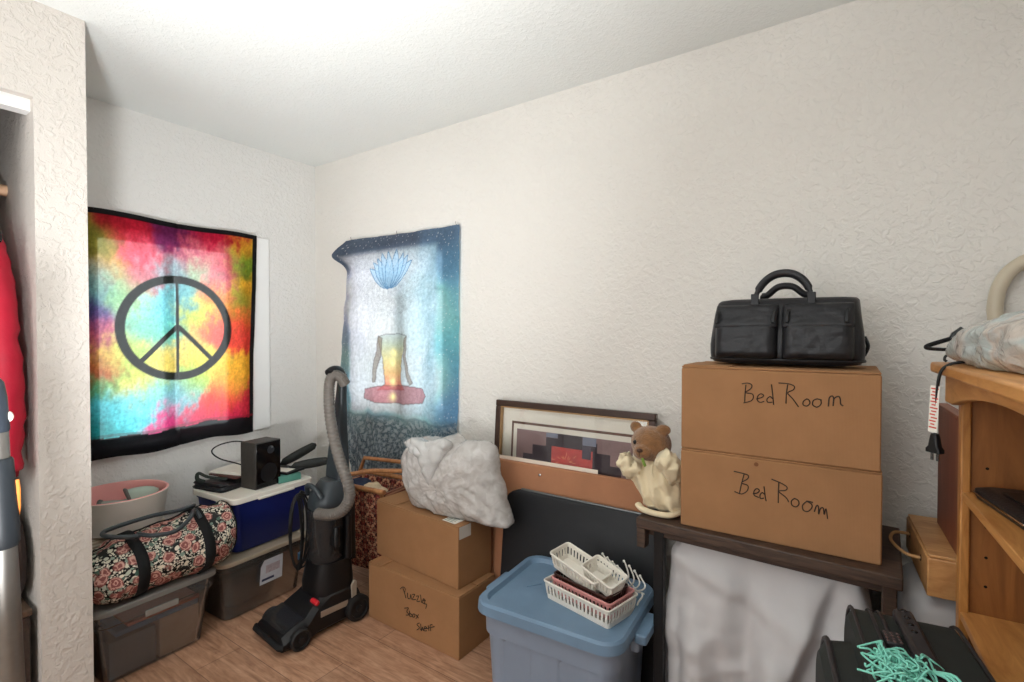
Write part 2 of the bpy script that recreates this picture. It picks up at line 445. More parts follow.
PUZ=[[(1.273,0.207),(1.283,0.188),(1.293,0.167)],[(1.256,0.198),(1.273,0.212),(1.288,0.208),(1.283,0.188)],[(1.303,0.194),(1.305,0.173),(1.318,0.173),(1.323,0.193),(1.327,0.172)],[(1.333,0.196),(1.348,0.2),(1.333,0.174),(1.355,0.181)],[(1.358,0.196),(1.373,0.2),(1.361,0.175),(1.381,0.181)],[(1.383,0.21),(1.39,0.177)],[(1.394,0.185),(1.407,0.193),(1.402,0.198),(1.394,0.18),(1.409,0.179)],[(1.413,0.196),(1.408,0.179),(1.421,0.179),(1.415,0.16)],[(1.283,0.119),(1.308,0.128),(1.298,0.109),(1.311,0.099),(1.293,0.091)],[(1.315,0.118),(1.317,0.093),(1.333,0.102),(1.319,0.108)],[(1.338,0.111),(1.333,0.098),(1.345,0.099),(1.349,0.112),(1.338,0.111)],[(1.355,0.113),(1.371,0.103)],[(1.371,0.119),(1.355,0.095)],[(1.377,0.084),(1.361,0.072),(1.377,0.063),(1.36,0.047)],[(1.384,0.083),(1.388,0.052),(1.394,0.072),(1.401,0.057)],[(1.406,0.069),(1.421,0.077),(1.409,0.079),(1.405,0.06),(1.422,0.065)],[(1.43,0.091),(1.434,0.069)],[(1.454,0.102),(1.441,0.095),(1.445,0.072)],[(1.436,0.083),(1.466,0.098)],[(1.382,0.057),(1.43,0.078)]]
BAGW=[(1.093,0.754),(1.141,0.829),(1.204,0.857),(1.265,0.869),(1.324,0.865),(1.363,0.878),(1.42,0.894),(1.475,0.872),(1.528,0.885),(1.614,0.872),(1.648,0.835),(1.664,0.75),(1.705,0.624),(1.731,0.526),(1.597,0.521),(1.456,0.512),(1.264,0.51),(1.172,0.529),(1.114,0.588),(1.098,0.662)]
ROBE=[(2.284,0.895),(2.292,0.933),(2.313,0.95),(2.347,0.933),(2.399,0.924),(2.407,0.968),(2.435,0.989),(2.465,0.984),(2.471,0.861),(2.47,0.752),(2.439,0.723),(2.392,0.744),(2.347,0.767),(2.354,0.793),(2.326,0.841),(2.295,0.872)]
BAGP=[(3.083,1.318),(3.089,1.331),(3.102,1.348),(3.119,1.351),(3.136,1.356),(3.161,1.358),(3.185,1.365),(3.187,1.365),(3.189,1.266),(3.176,1.264),(3.162,1.272),(3.142,1.281),(3.12,1.287),(3.105,1.291),(3.093,1.3)]
TAPP=[(-1.166,1.748,'9c9a3a'),(-1.16,1.602,'7fc0c8'),(-1.13,1.66,'e8b050'),(-0.986,1.735,'e04860'),(-1.034,1.844,'d01838'),(-0.845,1.855,'7a2860'),(-0.651,1.886,'d81848'),(-0.545,1.926,'d81030'),(-0.456,1.826,'f0b828'),(-0.48,1.731,'60a030'),(-0.458,1.618,'f0b020'),(-0.515,1.534,'88a838'),(-0.901,1.645,'88a8b0'),(-0.97,1.618,'d06070'),(-1.069,1.552,'90c890'),(-1.162,1.444,'6058a0'),(-1.155,1.361,'d86080'),(-1.165,1.194,'e05040'),(-1.119,1.248,'f0d060'),(-1.151,1.1,'60b070'),(-1.144,0.987,'50c8d8'),(-1.168,0.897,'209898'),(-0.938,1.462,'70d0e0'),(-0.99,1.381,'80c8b0'),(-1.022,1.478,'b0d8a0'),(-0.868,1.342,'68c8b8'),(-0.736,1.448,'c8d058'),(-0.634,1.561,'f09050'),(-0.714,1.684,'90c8a0'),(-0.633,1.648,'d86880'),(-0.752,1.743,'d04868'),(-0.59,1.741,'d05060'),(-0.656,1.363,'f06058'),(-0.505,1.363,'f04838'),(-0.505,1.455,'f07830'),(-0.507,1.112,'f8b828'),(-0.574,1.072,'f0a830'),(-0.596,1.007,'e83838'),(-0.475,0.971,'d82840'),(-0.758,1.108,'a0c860'),(-0.718,1.191,'e0d050'),(-0.816,1.029,'80c0d0'),(-0.68,0.95,'e04030'),(-0.905,1.22,'f0d060'),(-1.024,1.264,'b0d070'),(-1.025,1.108,'e8c850'),(-1.057,1.169,'a0d068'),(-0.959,1.063,'88d0b0'),(-0.994,0.988,'60d0e0'),(-1.091,0.942,'48c8d0'),(-0.873,0.881,'e03880'),(-0.619,0.887,'c81848'),(-0.761,0.874,'d83060'),(-0.776,1.257,'f0d068'),(-0.83,1.528,'70b8c0')]
PET=[[(0.716,1.627),(0.572,1.75),(0.596,1.759),(0.723,1.668)],[(0.716,1.627),(0.627,1.797),(0.649,1.806),(0.731,1.677)],[(0.723,1.627),(0.687,1.813),(0.717,1.82),(0.741,1.666)],[(0.726,1.627),(0.746,1.813),(0.779,1.825),(0.752,1.666)],[(0.73,1.627),(0.818,1.801),(0.839,1.784),(0.76,1.655)],[(0.735,1.624),(0.873,1.747),(0.887,1.724),(0.774,1.639)],[(0.723,1.622),(0.556,1.678),(0.58,1.687),(0.708,1.638)],[(0.625,1.612),(0.708,1.623),(0.795,1.608),(0.737,1.596)]]
HEAD=[(0.744,1.464),(0.766,1.524),(0.792,1.463),(0.773,1.403)]
TORSO=[(0.655,1.331),(0.704,1.343),(0.798,1.346),(0.864,1.334),(0.842,1.262),(0.825,1.204),(0.83,1.064),(0.87,1.031),(0.641,1.017),(0.689,1.056),(0.683,1.199),(0.665,1.259)]
ARML=[(0.655,1.331),(0.68,1.319),(0.669,1.211),(0.642,1.126),(0.624,1.064),(0.6,1.063),(0.611,1.137),(0.637,1.222)]
ARMR=[(0.842,1.32),(0.869,1.332),(0.863,1.228),(0.887,1.136),(0.927,1.075),(0.906,1.059),(0.879,1.107),(0.842,1.216)]
LEGS=[(0.516,1.015),(0.65,1.041),(0.871,1.057),(0.997,1.045),(1.02,1.007),(0.997,0.966),(0.854,0.949),(0.649,0.945),(0.519,0.959)]
CHK=[(0.745,1.178),(0.744,1.071),(0.744,0.982),(0.755,1.237)]
TAPC=[(0.303,1.818,'3c4c62'),(0.538,1.888,'48586c'),(0.794,1.891,'465468'),(1.17,1.882,'44607c'),(0.311,1.556,'5a5c84'),(0.27,1.306,'6a7890'),(0.259,1.211,'7a9c8c'),(0.228,1.083,'4c8098'),(0.296,0.929,'5a8a9c'),(0.294,0.739,'587888'),(0.397,1.553,'d8d8ec'),(0.579,1.368,'f0ecf4'),(0.768,1.539,'e8ecf0'),(0.95,1.588,'d8dcec'),(1.026,1.747,'c8d0e8'),(1.024,1.312,'dcecf2'),(1.204,1.732,'3c7898'),(1.204,1.523,'4898b0'),(1.168,1.313,'40a0b8'),(1.223,1.156,'3890b0'),(1.202,0.997,'3c80a8'),(1.202,0.865,'4080a8'),(1.098,1.473,'80c4d8'),(1.06,1.095,'9cd0dc'),(0.948,0.978,'b8dce4'),(0.706,1.018,'e8f0f0'),(0.532,0.947,'d8e8e8'),(0.439,0.866,'8cb8b0'),(0.611,0.834,'608890'),(0.829,0.826,'608c90'),(0.985,0.843,'68b0c0'),(0.908,0.863,'a8dcd8'),(0.484,0.638,'506478'),(0.746,0.673,'6c7c88'),(0.947,0.727,'5890a8'),(0.342,0.557,'405468'),(0.618,0.537,'586878'),(1.132,0.831,'5a90b4'),(0.83,1.111,'f8e8e0')]

# ================================================================ THE ROOM
RX, RY, RH, CW = 3.75, -3.7, 2.44, 0.70
def slab(name, boxes, m, **kw):
    mb = MB()
    for b in boxes: mb.box(*b)
    return struct(mb.build(name, m, smooth=False, **kw))
slab('floor', [(-0.14, RX+0.14, RY-0.14, 0.14, -0.06, 0.0)], M_FLOOR)
slab('ceiling', [(-0.14, RX+0.14, RY-0.14, 0.14, RH, RH+0.06)], M_CEIL)
# left wall with the window behind the tie-dye cloth
wa, wb, wc, wd = -1.165, -0.50, 0.80, 1.84
slab('wall_left', [(-0.14, 0, RY, wa, 0, RH), (-0.14, 0, wb, 0.0, 0, RH), (-0.14, 0, wa, wb, 0, wc), (-0.14, 0, wa, wb, wd, RH)], M_WALL)
va, vb, vc, vd = 0.37, 1.115, 0.885, 1.835
slab('wall_back', [(-0.14, va, 0, 0.14, 0, RH), (vb, RX+0.14, 0, 0.14, 0, RH), (va, vb, 0, 0.14, 0, vc), (va, vb, 0, 0.14, vd, RH)], M_WALLC)
slab('wall_right', [(RX, RX+0.14, RY, 0.0, 0, RH)], M_WALL)
slab('wall_front', [(-0.14, RX+0.14, RY-0.14, RY, 0, RH)], M_WALL)
slab('wall_closet', [(0.0, CW, -1.52, -1.383, 0, RH), (CW-0.1, CW, -3.2, -1.52, 2.125, RH), (CW-0.1, CW, RY, -3.2, 0, RH)], M_CLOS)
slab('trim_1', [(0.615, 0.665, -3.2, -1.52, 2.085, 2.125)], M_TRIM)
slab('baseboard_back', [(0.0, RX, -0.012, 0.0, 0, 0.08)], M_TRIM, bevel=0.003)
slab('baseboard_left', [(0.0, 0.012, -1.383, -0.012, 0, 0.08)], M_TRIM, bevel=0.003)

dr = struct(MB().box(0.645, 0.665, -3.2, -2.4, 0.012, 2.085).build('added_door_1', M_TRIM, bevel=0.003))  # unseen closet doors, added to keep light out of the closet
dr = struct(MB().box(0.615, 0.635, -2.45, -1.72, 0.012, 2.085).build('added_door_2', M_TRIM, bevel=0.003))
def window(name, mk, frames, panes):
    w = struct(frames.build(name, M_TRIM, bevel=0.003))
    for p in panes:
        o = p.build('window_pane', M_GLASS, w, smooth=False)
    return w
# window 1 (left wall): casing, sash frame, centre stile
f = MB()
for (y0, y1, z0, z1) in ((-1.30, wa, 0.775, 1.915), (wb, -0.325, 0.775, 1.915), (wa, wb, 1.84, 1.915), (wa, wb, 0.775, 0.80)):
    f.box(0.0, 0.014, y0, y1, z0, z1)
for (y0, y1, z0, z1) in ((wa, wa+0.03, wc, wd), (wb-0.03, wb, wc, wd), (wa, wb, wc, wc+0.03), (wa, wb, wd-0.03, wd), (-0.85, -0.812, wc, wd)):
    f.box(-0.10, -0.055, y0, y1, z0, z1)
window('window_1', None, f, [MB().box(-0.082, -0.078, wa+0.03, -0.85, wc+0.03, wd-0.03), MB().box(-0.076, -0.072, -0.812, wb-0.03, wc+0.03, wd-0.03)])
f = MB()
for (x0, x1, z0, z1) in ((va, va+0.03, vc, vd), (vb-0.03, vb, vc, vd), (va, vb, vc, vc+0.03), (va, vb, vd-0.03, vd), (0.768, 0.86, vc, 1.60), (va, vb, 1.585, 1.605)):
    f.box(x0, x1, 0.055, 0.10, z0, z1)
window('window_2', None, f, [MB().box(va+0.03, 0.768, 0.078, 0.082, vc+0.03, 1.59), MB().box(0.86, vb-0.03, 0.072, 0.076, vc+0.03, 1.59), MB().box(va+0.03, vb-0.03, 0.076, 0.08, 1.6, vd-0.03)])
# unseen window frame added behind the camera to suit the front fill
f = MB()
for (x0, x1, z0, z1) in ((0.85, 0.92, 0.75, 2.15), (2.58, 2.65, 0.75, 2.15), (0.92, 2.58, 2.08, 2.15), (0.92, 2.58, 0.75, 0.82), (1.72, 1.78, 0.82, 2.08)):
    f.box(x0, x1, RY, RY+0.02, z0, z1)
struct(f.build('added_window_3', M_TRIM, bevel=0.003))

# unseen ceiling lamp added to carry the overhead fill
t = thing('added_ceiling_lamp', 'added unseen white flush ceiling lamp with frosted glass dome', 'lamp', (2.9, -2.7, RH))
MB().lathe([(0.02, -0.001), (0.15, -0.001), (0.15, -0.03), (0.02, -0.03)], 40).build('lamp_base', M_TRIM, t)
MB().lathe([(0.135, -0.03), (0.132, -0.05), (0.11, -0.075), (0.06, -0.095), (0.004, -0.1)], 40).build('glass_dome', mat('frosted_glass', S(250, 246, 238), 0.4, var=0), t)

t = thing('added_floor_lamp', 'added white two headed fill lamp with bowls tipped at the ceiling, behind the camera', 'lamp', (2.15, -2.05, 0))  # lamp body added out of view around the two upward fills
MB().lathe([(0.01, 0.001), (0.14, 0.001), (0.14, 0.012), (0.03, 0.025), (0.01, 0.03)], 36).build('lamp_base', M_TRIM, t)
MB().tube([(0, 0, 0.02), (0, 0, 0.85)], 0.012, 14).build('lamp_pole', M_TRIM, t)
sh = MB().lathe([(0.015, -0.13), (0.05, -0.12), (0.16, -0.04), (0.185, -0.01), (0.18, -0.01), (0.155, -0.03), (0.04, -0.105), (0.01, -0.108)], 40).build('lamp_shade', M_TRIM, t, loc=(0, 0, 0.95))
sh.rotation_euler = up.to_track_quat('Z', 'Y').to_euler()
sh = MB().lathe([(0.012, -0.10), (0.03, -0.098), (0.09, -0.03), (0.10, -0.01), (0.096, -0.01), (0.084, -0.028), (0.03, -0.088), (0.01, -0.09)], 32).build('side_shade', M_TRIM, t, loc=(-0.15, 0.08, 0.80))
sh.rotation_euler = side.to_track_quat('Z', 'Y').to_euler()
MB().tube([(0, 0, 0.70), (-0.06, 0.03, 0.73), (-0.10, 0.05, 0.74)], 0.008, 10).build('side_arm', M_TRIM, t)

# ================================================================ TAPESTRIES
def rbf(px, pz, ctrl, s):
    num = np.zeros(px.shape+(3,)); den = np.full(px.shape, 1e-12)
    for (a, b, h) in ctrl:
        w = np.exp(-((px-a)**2+(pz-b)**2)/(2*s*s)) + 1e-9/((px-a)**2+(pz-b)**2+1e-4)
        num += w[..., None]*np.array(S(h)); den += w
    return num/den[..., None]
def grid_obj(name, pts, nu, nv, m, cols=None, parent=None, thick=0.0):
    fs = [(j*nu+i, j*nu+i+1, (j+1)*nu+i+1, (j+1)*nu+i) for j in range(nv-1) for i in range(nu-1)]
    me = bpy.data.meshes.new(name); me.from_pydata([tuple(p) for p in pts], [], fs)
    if cols is not None:
        a = me.color_attributes.new('dye', 'FLOAT_COLOR', 'POINT')
        buf = np.ones((len(pts), 4), dtype=np.float32); buf[:, :3] = cols
        a.data.foreach_set('color', buf.ravel())
    me.shade_smooth()
    o = bpy.data.objects.new(name, me); COL.objects.link(o); me.materials.append(m)
    if parent: o.parent = parent
    if thick:
        sm = o.modifiers.new('cloth', 'SOLIDIFY'); sm.thickness = thick; sm.offset = 0
    return o
def nfield(nu, nv, fx, fz, seed, oct=3):
    out = np.zeros((nv, nu))
    for j in range(nv):
        for i in range(nu):
            out[j, i] = noise.fractal(Vector((i*fx, j*fz, seed)), 1.0, 2.0, oct)
    return out
def seg_dist(px, pz, a, b):
    ax, az = a; bx, bz = b
    t = np.clip(((px-ax)*(bx-ax)+(pz-az)*(bz-az))/((bx-ax)**2+(bz-az)**2+1e-12), 0, 1)
    return np.hypot(px-ax-t*(bx-ax), pz-az-t*(bz-az))
def inpoly(px, pz, poly):
    ins = np.zeros(px.shape, bool); n = len(poly)
    for i in range(n):
        (x1, z1), (x2, z2) = poly[i], poly[(i+1) % n]
        if abs(z1-z2) < 1e-9: continue
        c = ((z1 > pz) != (z2 > pz)) & (px < (x2-x1)*(pz-z1)/(z2-z1)+x1)
        ins ^= c
    return ins

# --- tie-dye cloth with the peace symbol, left wall
nu, nv = 190, 250
uu, vv = np.meshgrid(np.linspace(0, 1, nu), np.linspace(0, 1, nv))
Y = -1.25+uu*(0.841); Zt = 1.926-0.008*uu+0.014*np.sin(uu*9)*0.4; Zb = 0.752+0.028*uu+0.008*np.sin(uu*11+0.6)
Zc = Zb+(Zt-Zb)*vv
Y = Y-0.012*(1-vv)*np.sin(vv*3.1)*uu-0.034*(1-vv)*(uu > 0.5)*(uu-0.5)*2
n1 = nfield(nu, nv, 0.035, 0.028, 1.0); n2 = nfield(nu, nv, 0.035, 0.028, 9.0); n3 = nfield(nu, nv, 0.16, 0.10, 4.0, 4)
colr = rbf(Y+n1*0.035+n3*0.034, Zc+n2*0.035-n3*0.034, TAPP, 0.046)
lum = colr.mean(axis=2, keepdims=True)
colr = 0.92*np.clip(lum+(colr-lum)*0.94, 0.004, 1)*(1+0.26*n3[..., None])*(1+0.30*nfield(nu, nv, 0.45, 0.3, 12.0, 2)[..., None])
k = np.full(Y.shape, 0.0)
r = np.hypot(Y+0.832, Zc-1.376)
ring = np.clip(1-(np.abs(r-0.250)-0.0185)/0.004, 0, 1)
lines = np.minimum.reduce([seg_dist(Y, Zc, (-0.832, 1.376+0.25), (-0.832, 1.376-0.25))+0.004,
    seg_dist(Y, Zc, (-0.832, 1.385), (-0.832-0.178, 1.376-0.178)), seg_dist(Y, Zc, (-0.832, 1.385), (-0.832+0.178, 1.376-0.178))])
k = np.maximum(ring, np.clip(1-(lines-0.0105)/0.003, 0, 1)*(r < 0.26))
dark = np.array(S(34, 36, 35))
colr = colr*(1-k[..., None])+dark*k[..., None]*(1+0.35*n3[..., None])
eb = np.maximum.reduce([(vv > 0.978)*1.0, (uu > 0.972)*1.0, (vv < 0.082+0.004*np.sin(uu*30))*1.0])
colr = colr*(1-eb[..., None])+np.array(S(30, 30, 33))*eb[..., None]
redline = ((vv > 0.082) & (vv < 0.094))[..., None]
colr = np.where(redline, colr*0.45+np.array(S(170, 20, 60))*0.4*uu[..., None]+np.array(S(0, 110, 110))*0.4*(1-uu[..., None]), colr)
X = 0.030+0.004*np.sin(uu*7)+0.006*np.sin(uu*23+vv*2)*(1-vv)+0.010*(1-vv)+0.004*n1
X = X-0.006*np.exp(-((Y+0.826)/0.008)**2)
pts = np.stack([X, Y, Zc], -1).reshape(-1, 3)
tp = thing('tie_dye_tapestry', 'rainbow tie-dye cloth with a black peace symbol hung over the left window', 'tapestry', (0, 0, 0))
grid_obj('cloth', pts, nu, nv, cloth_col_mat('tie_dye_cotton', 0.55), np.clip(colr, 0, 1).reshape(-1, 3), tp)
for y in (-0.826, -0.415, -1.24):
    MB().tube([(0.002, y, 1.927), (0.036, y, 1.929)], 0.0022, 8).ball((0.037, y, 1.929), 0.0045, 10, 6).build('push_pin', M_TRIM, tp)

# --- chakra cloth, back wall
nu, nv = 250, 360
uu, vv = np.meshgrid(np.linspace(0, 1, nu), np.linspace(0, 1, nv))
xl = 0.391-0.17*np.clip((1-vv)/0.55, 0, 1)**0.8*0.75+0.12*np.clip((0.42-vv)/0.42, 0, 1)
xl = xl+0.0-0.02*np.exp(-((vv-0.93)/0.03)**2)
xr = 1.252-0.028*(1-vv)
Xc = xl+(xr-xl)*uu
Zt = 1.921-0.012*uu-0.010*np.sin(math.pi*uu)*0.6
Zc = 0.42+(Zt-0.42)*vv
n1 = nfield(nu, nv, 0.03, 0.03, 2.0); n3 = nfield(nu, nv, 0.22, 0.22, 5.0, 3); n4 = nfield(nu, nv, 0.5, 0.5, 7.0, 2)
colr = rbf(Xc+n1*0.03, Zc+n1*0.03, TAPC, 0.06)
BORD = [c for c in TAPC if not (0.42 < c[0] < 1.06 and 0.93 < c[1] < 1.8)]
colb = np.clip(rbf(Xc+n1*0.03, Zc+n1*0.03, BORD, 0.07)*1.75, 0, 0.7)
colb = colb*0.62+colb.mean(axis=2, keepdims=True)*0.38*np.array((0.95, 1.0, 1.08))
panel = np.stack([np.interp(Xc+n1*0.06, [0.4, 0.7, 0.95, 1.1], c) for c in ((0.66, 0.70, 0.58, 0.36), (0.65, 0.71, 0.68, 0.54), (0.70, 0.71, 0.73, 0.64))], -1)  # print centre lightened at the window opening: part of the backlight painted in
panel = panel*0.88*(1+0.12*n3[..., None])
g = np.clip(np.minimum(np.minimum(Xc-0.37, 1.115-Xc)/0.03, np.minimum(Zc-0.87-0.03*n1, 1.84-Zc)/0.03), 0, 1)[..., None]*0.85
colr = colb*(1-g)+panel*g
LB = (0.731, 1.606)
for tx, tz in [(0.547, 1.742), (0.918, 1.772), (0.578, 1.780), (0.889, 1.803), (0.614, 1.805), (0.855, 1.820), (0.660, 1.837), (0.799, 1.848), (0.722, 1.840)]:
    dx, dz = tx-LB[0], tz-LB[1]; L_ = math.hypot(dx, dz)*0.92
    dx, dz = dx/math.hypot(dx, dz), dz/math.hypot(dx, dz)
    s_ = ((Xc-LB[0])*dx+(Zc-LB[1])*dz)/L_; w_ = np.abs(-(Xc-LB[0])*dz+(Zc-LB[1])*dx)
    hw = 0.033*np.sin(math.pi*np.clip(s_, 0, 1)**0.8)**0.8
    ins = (s_ > 0) & (s_ < 1) & (w_ < hw)
    cc = np.array(S(150, 182, 206))*(0.75+0.5*np.clip(s_, 0, 1))[..., None]
    colr = np.where(ins[..., None], colr*0.3+cc*0.7, colr)
    colr = np.where((ins & (w_ > hw-0.005))[..., None], np.array(S(96, 130, 160)), colr)
# filigree round the lotus
fil = (np.abs(np.sin(n3*14+Xc*160)*np.sin(Zc*150+n3*9)) < 0.16) & (np.hypot(Xc-0.73, (Zc-1.72)*1.1) < 0.30) & (np.hypot(Xc-0.73, (Zc-1.70)*1.1) > 0.12)
colr = np.where(fil[..., None], colr*0.72+np.array(S(110, 120, 150))*0.2, colr)
def chak(z):
    stops = [(0.97, 'b04048'), (1.06, 'e87848'), (1.12, 'e8b058'), (1.20, 'd8c878'), (1.28, 'b0b898'), (1.36, 'b4c0c8'), (1.46, 'c4c8d0')]
    zs = [s[0] for s in stops]
    return np.stack([np.interp(z, zs, [S(s[1])[i] for s in stops]) for i in range(3)], -1)
for ps, al in ((HEAD, 0.3), (TORSO, 0.75), (ARML, 0.7), (ARMR, 0.7), (LEGS, 0.75)):
    ins = inpoly(Xc, Zc, ps)
    d = np.full(Xc.shape, 9.0)
    for a, b in zip(ps, ps[1:]+ps[:1]): d = np.minimum(d, seg_dist(Xc, Zc, a, b))
    c = chak(Zc)
    if ps is LEGS: c = np.broadcast_to(np.array(S(168, 92, 100)), c.shape)*(0.85+0.4*np.exp(-((Xc-0.70)/0.10)**2))[..., None]
    if ps in (ARML, ARMR): c = np.broadcast_to(np.array(S(128, 112, 98)), c.shape)
    colr = np.where(ins[..., None], colr*(1-al)+c*al, colr)
    colr = np.where(((d < 0.004) & (al > 0.5))[..., None], colr*0.55+np.array(S(110, 100, 100))*0.3, colr)
for cx, cz in CHK:
    g = np.exp(-((Xc-cx)**2+(Zc-cz)**2)/(2*0.016**2))
    colr = colr*(1-g[..., None])+np.array(S(255, 240, 170))*g[..., None]
# mandala lace along the bottom
low = np.clip((0.885+0.02*n1-Zc)/0.06, 0, 1)
colr = colr*(1-low[..., None]*0.7)+np.array(S(112, 126, 136))*low[..., None]*0.7
rr = np.hypot(Xc-0.72, Zc-0.60); th = np.arctan2(Zc-0.60, Xc-0.72)
lace = np.maximum(((np.sin(rr*170+np.sin(th*12)*1.9+n3*1.2)+np.sin(th*24+rr*40)) > 0.55)*1.0, (np.abs(np.sin(n3*16+Xc*120)*np.cos(Zc*130+n3*10)) < 0.16)*1.0)*low
colr = colr*(1-0.6*lace[..., None])+np.array(S(206, 212, 214))*0.6*lace[..., None]
colr = np.where((low > 0.3)[..., None] & (lace < 0.5)[..., None], colr*0.75, colr)
# star speckle on the dark border
edge = np.clip(np.maximum.reduce([(Zc-1.82)/0.03, (Xc-1.10)/0.03, (0.40-Xc)/0.03]), 0, 1)
st = (n4 > 0.62)*edge
colr = colr*(1-0.7*st[..., None])+0.7*st[..., None]
colr = colr*(1+0.12*n3[..., None])
fold = np.sin(uu*26+1.2)*0.010+np.sin(uu*13+0.4+vv)*0.012
Yc = -0.022-0.014*(1-vv)+fold*np.clip((1-vv)*2.2, 0.05, 1)*(0.6+0.8*(1-vv))*0.9-0.012*n1
Yc = np.minimum(Yc, -0.010)
# the loose corner that flops over at the top left
fl = np.exp(-((vv-0.955)/0.045)**2)*np.clip((0.16-uu)/0.16, 0, 1)
Xc2 = Xc-0.125*fl; Yc2 = Yc-0.03*fl; Zc2 = Zc-0.012*fl
pts = np.stack([Xc2, Yc2, Zc2], -1).reshape(-1, 3)
tp = thing('chakra_tapestry', 'blue and white cloth with a meditating figure and lotus hung over the back window', 'tapestry', (0, 0, 0))
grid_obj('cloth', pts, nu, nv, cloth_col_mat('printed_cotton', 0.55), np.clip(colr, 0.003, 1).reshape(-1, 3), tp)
for x, z in ((0.40, 1.918), (0.80, 1.909), (1.235, 1.908)):
    MB().tube([(x, -0.002, z), (x, -0.03, z+0.002), (x, -0.032, z+0.016)], 0.002, 8).build('hook', M_CHROME, tp)

# ================================================================ CARTONS
def carton(label, loc, rz, w, d, h, group, strokes=None, ink=None, plane_y=None, world_w=None, breaks=(0, 4)):
    """origin: centre of the bottom"""
    t = thing('cardboard_box', label, 'box', loc, rz, group)
    MB().box(-w/2, w/2, -d/2, d/2, 0, h-0.006).build('carton_body', M_CARD, t, bevel=0.004, seg=2)
    g = 0.004
    for nm, (x0, x1, y0, y1) in (('flap', (-w/2+0.001, w/2-0.001, -d/2+0.001, -g/2)), ('flap', (-w/2+0.001, w/2-0.001, g/2, d/2-0.001))):
        MB().box(x0, x1, y0, y1, h-0.0055, h).build(nm, M_CARD, t, bevel=0.0015, seg=1)
    if strokes:
        mi = Matrix.Translation(Vector(loc)) @ Matrix.Rotation(R(rz), 4, 'Z'); mi = mi.inverted()
        for si, s_ in enumerate(strokes):
            if si in breaks: mb = MB()
            pts = []
            for (x, z) in s_:
                q = mi @ Vector((x, loc[1]-d/2, z))
                pts.append((q.x, -d/2-0.0004, q.z))
            pts = smooth_line(pts, 4)
            mb.tube(pts, ink[1], 6)
            if si+1 in breaks or si == len(strokes)-1: mb.build('handwriting', ink[0], t)
    return t
GB = 'moving boxes marked Bed Room on the dark bench'
b2 = carton('lower cardboard box marked Bed Room in slanting writing, standing on dark bench', (2.739, -0.245, 0.7455), 0.5, 0.512, 0.32, 0.243, GB, BED_LOW, (M_INK, 0.0016))
b1 = carton('upper cardboard box marked Bed Room, beneath the black leather bag', (2.7385, -0.243, 0.989), 0.0, 0.508, 0.324, 0.258, GB, BED_UP, (M_INK, 0.0016))
MB().box(-0.25, -0.115, -0.155, 0.02, 0.2582, 0.2615).build('loose_flap', M_CARD, b1, bevel=0.001, seg=1)
MB().lathe([(0.0015, 0), (0.006, 0.0002), (0.006, 0.0006), (0.0015, 0.0008)], 12, Matrix.Translation((-0.04, -0.1604, 0.222)) @ Matrix.Rotation(R(90), 4, 'X')).build('hand_hole_tear', mat('torn_cardboard', S(120, 78, 50), 0.9, var=0.1), b2)
GP = 'cardboard boxes stacked beside the vacuum'
p2 = carton('lower cardboard box with Puzzles scrawled on it, standing on the floor', (1.322, -0.318, 0.0), -0.8, 0.566, 0.245, 0.265, GP, PUZ, (M_INKB, 0.0019), breaks=(0, 8, 13))
p1 = carton('blank upper cardboard box under the white plastic bag', (1.292, -0.272, 0.2655), -4.6, 0.562, 0.215, 0.2655, GP)
MB().box(-0.278, -0.14, -0.10, 0.10, 0.2657, 0.269).build('loose_flap', M_CARD, p1, bevel=0.001, seg=1)
MB().box(-0.262, -0.19, -0.1245, -0.02, 0.265, 0.2685).build('loose_flap', M_CARD, p2, bevel=0.001, seg=1)
lb = MB().box(0.165, 0.245, -0.09, -0.025, 0.2657, 0.2664)
lb.build('shipping_label', M_PAPER, p1, smooth=False)
l2 = MB().box(0.281, 0.2818, -0.10, -0.03, 0.21, 0.262)
l2.build('tape_strip', mat('clear_tape_shine', S(214, 206, 196), 0.2, var=0.05), p1, smooth=False)
mm = MB()
for i in range(4): mm.box(0.172, 0.222+0.004*(i % 2), -0.082+i*0.013, -0.078+i*0.013, 0.2664, 0.2666)
mm.build('label_print', mat('grey_green_print', S(120, 140, 134), 0.7, var=0), p1, smooth=False)

# ================================================================ WHITE PLASTIC BAG
def bag_disp(v):
    a = fbm(v, 9, 3)*0.012 + ridge(v+Vector((fbm(v, 6)*0.05,)*3), 12)*0.008 + ridge(v+Vector((fbm(v, 14)*0.03,)*3), 46, 3.0)*0.003
    d = Vector((v.x-1.42, (v.y+0.24)*1.6, v.z-0.68)).normalized()
    w = v + d*(a-0.010)
    w.z = max(w.z, 0.5355); w.y = min(w.y, -0.188)
    return w
t = thing('plastic_bag', 'stuffed white plastic bag sitting on the upper blank cardboard box', 'bag', (0.022, 0, 0))
M_BAG = film_mat('white_film', S(226, 221, 216), 0.06, 0.24, 0.3, 55, 0.5, (26, [(0.3, S(208, 202, 196)), (0.5, S(222, 217, 212)), (0.7, S(236, 232, 228))]))
inflate(BAGW, -0.262, 0.12, 0.074, 40, 220, 3.2, 2.0, (1.40, 0.66), 5, bag_disp).build('bag_body', M_BAG, t, angle=180)
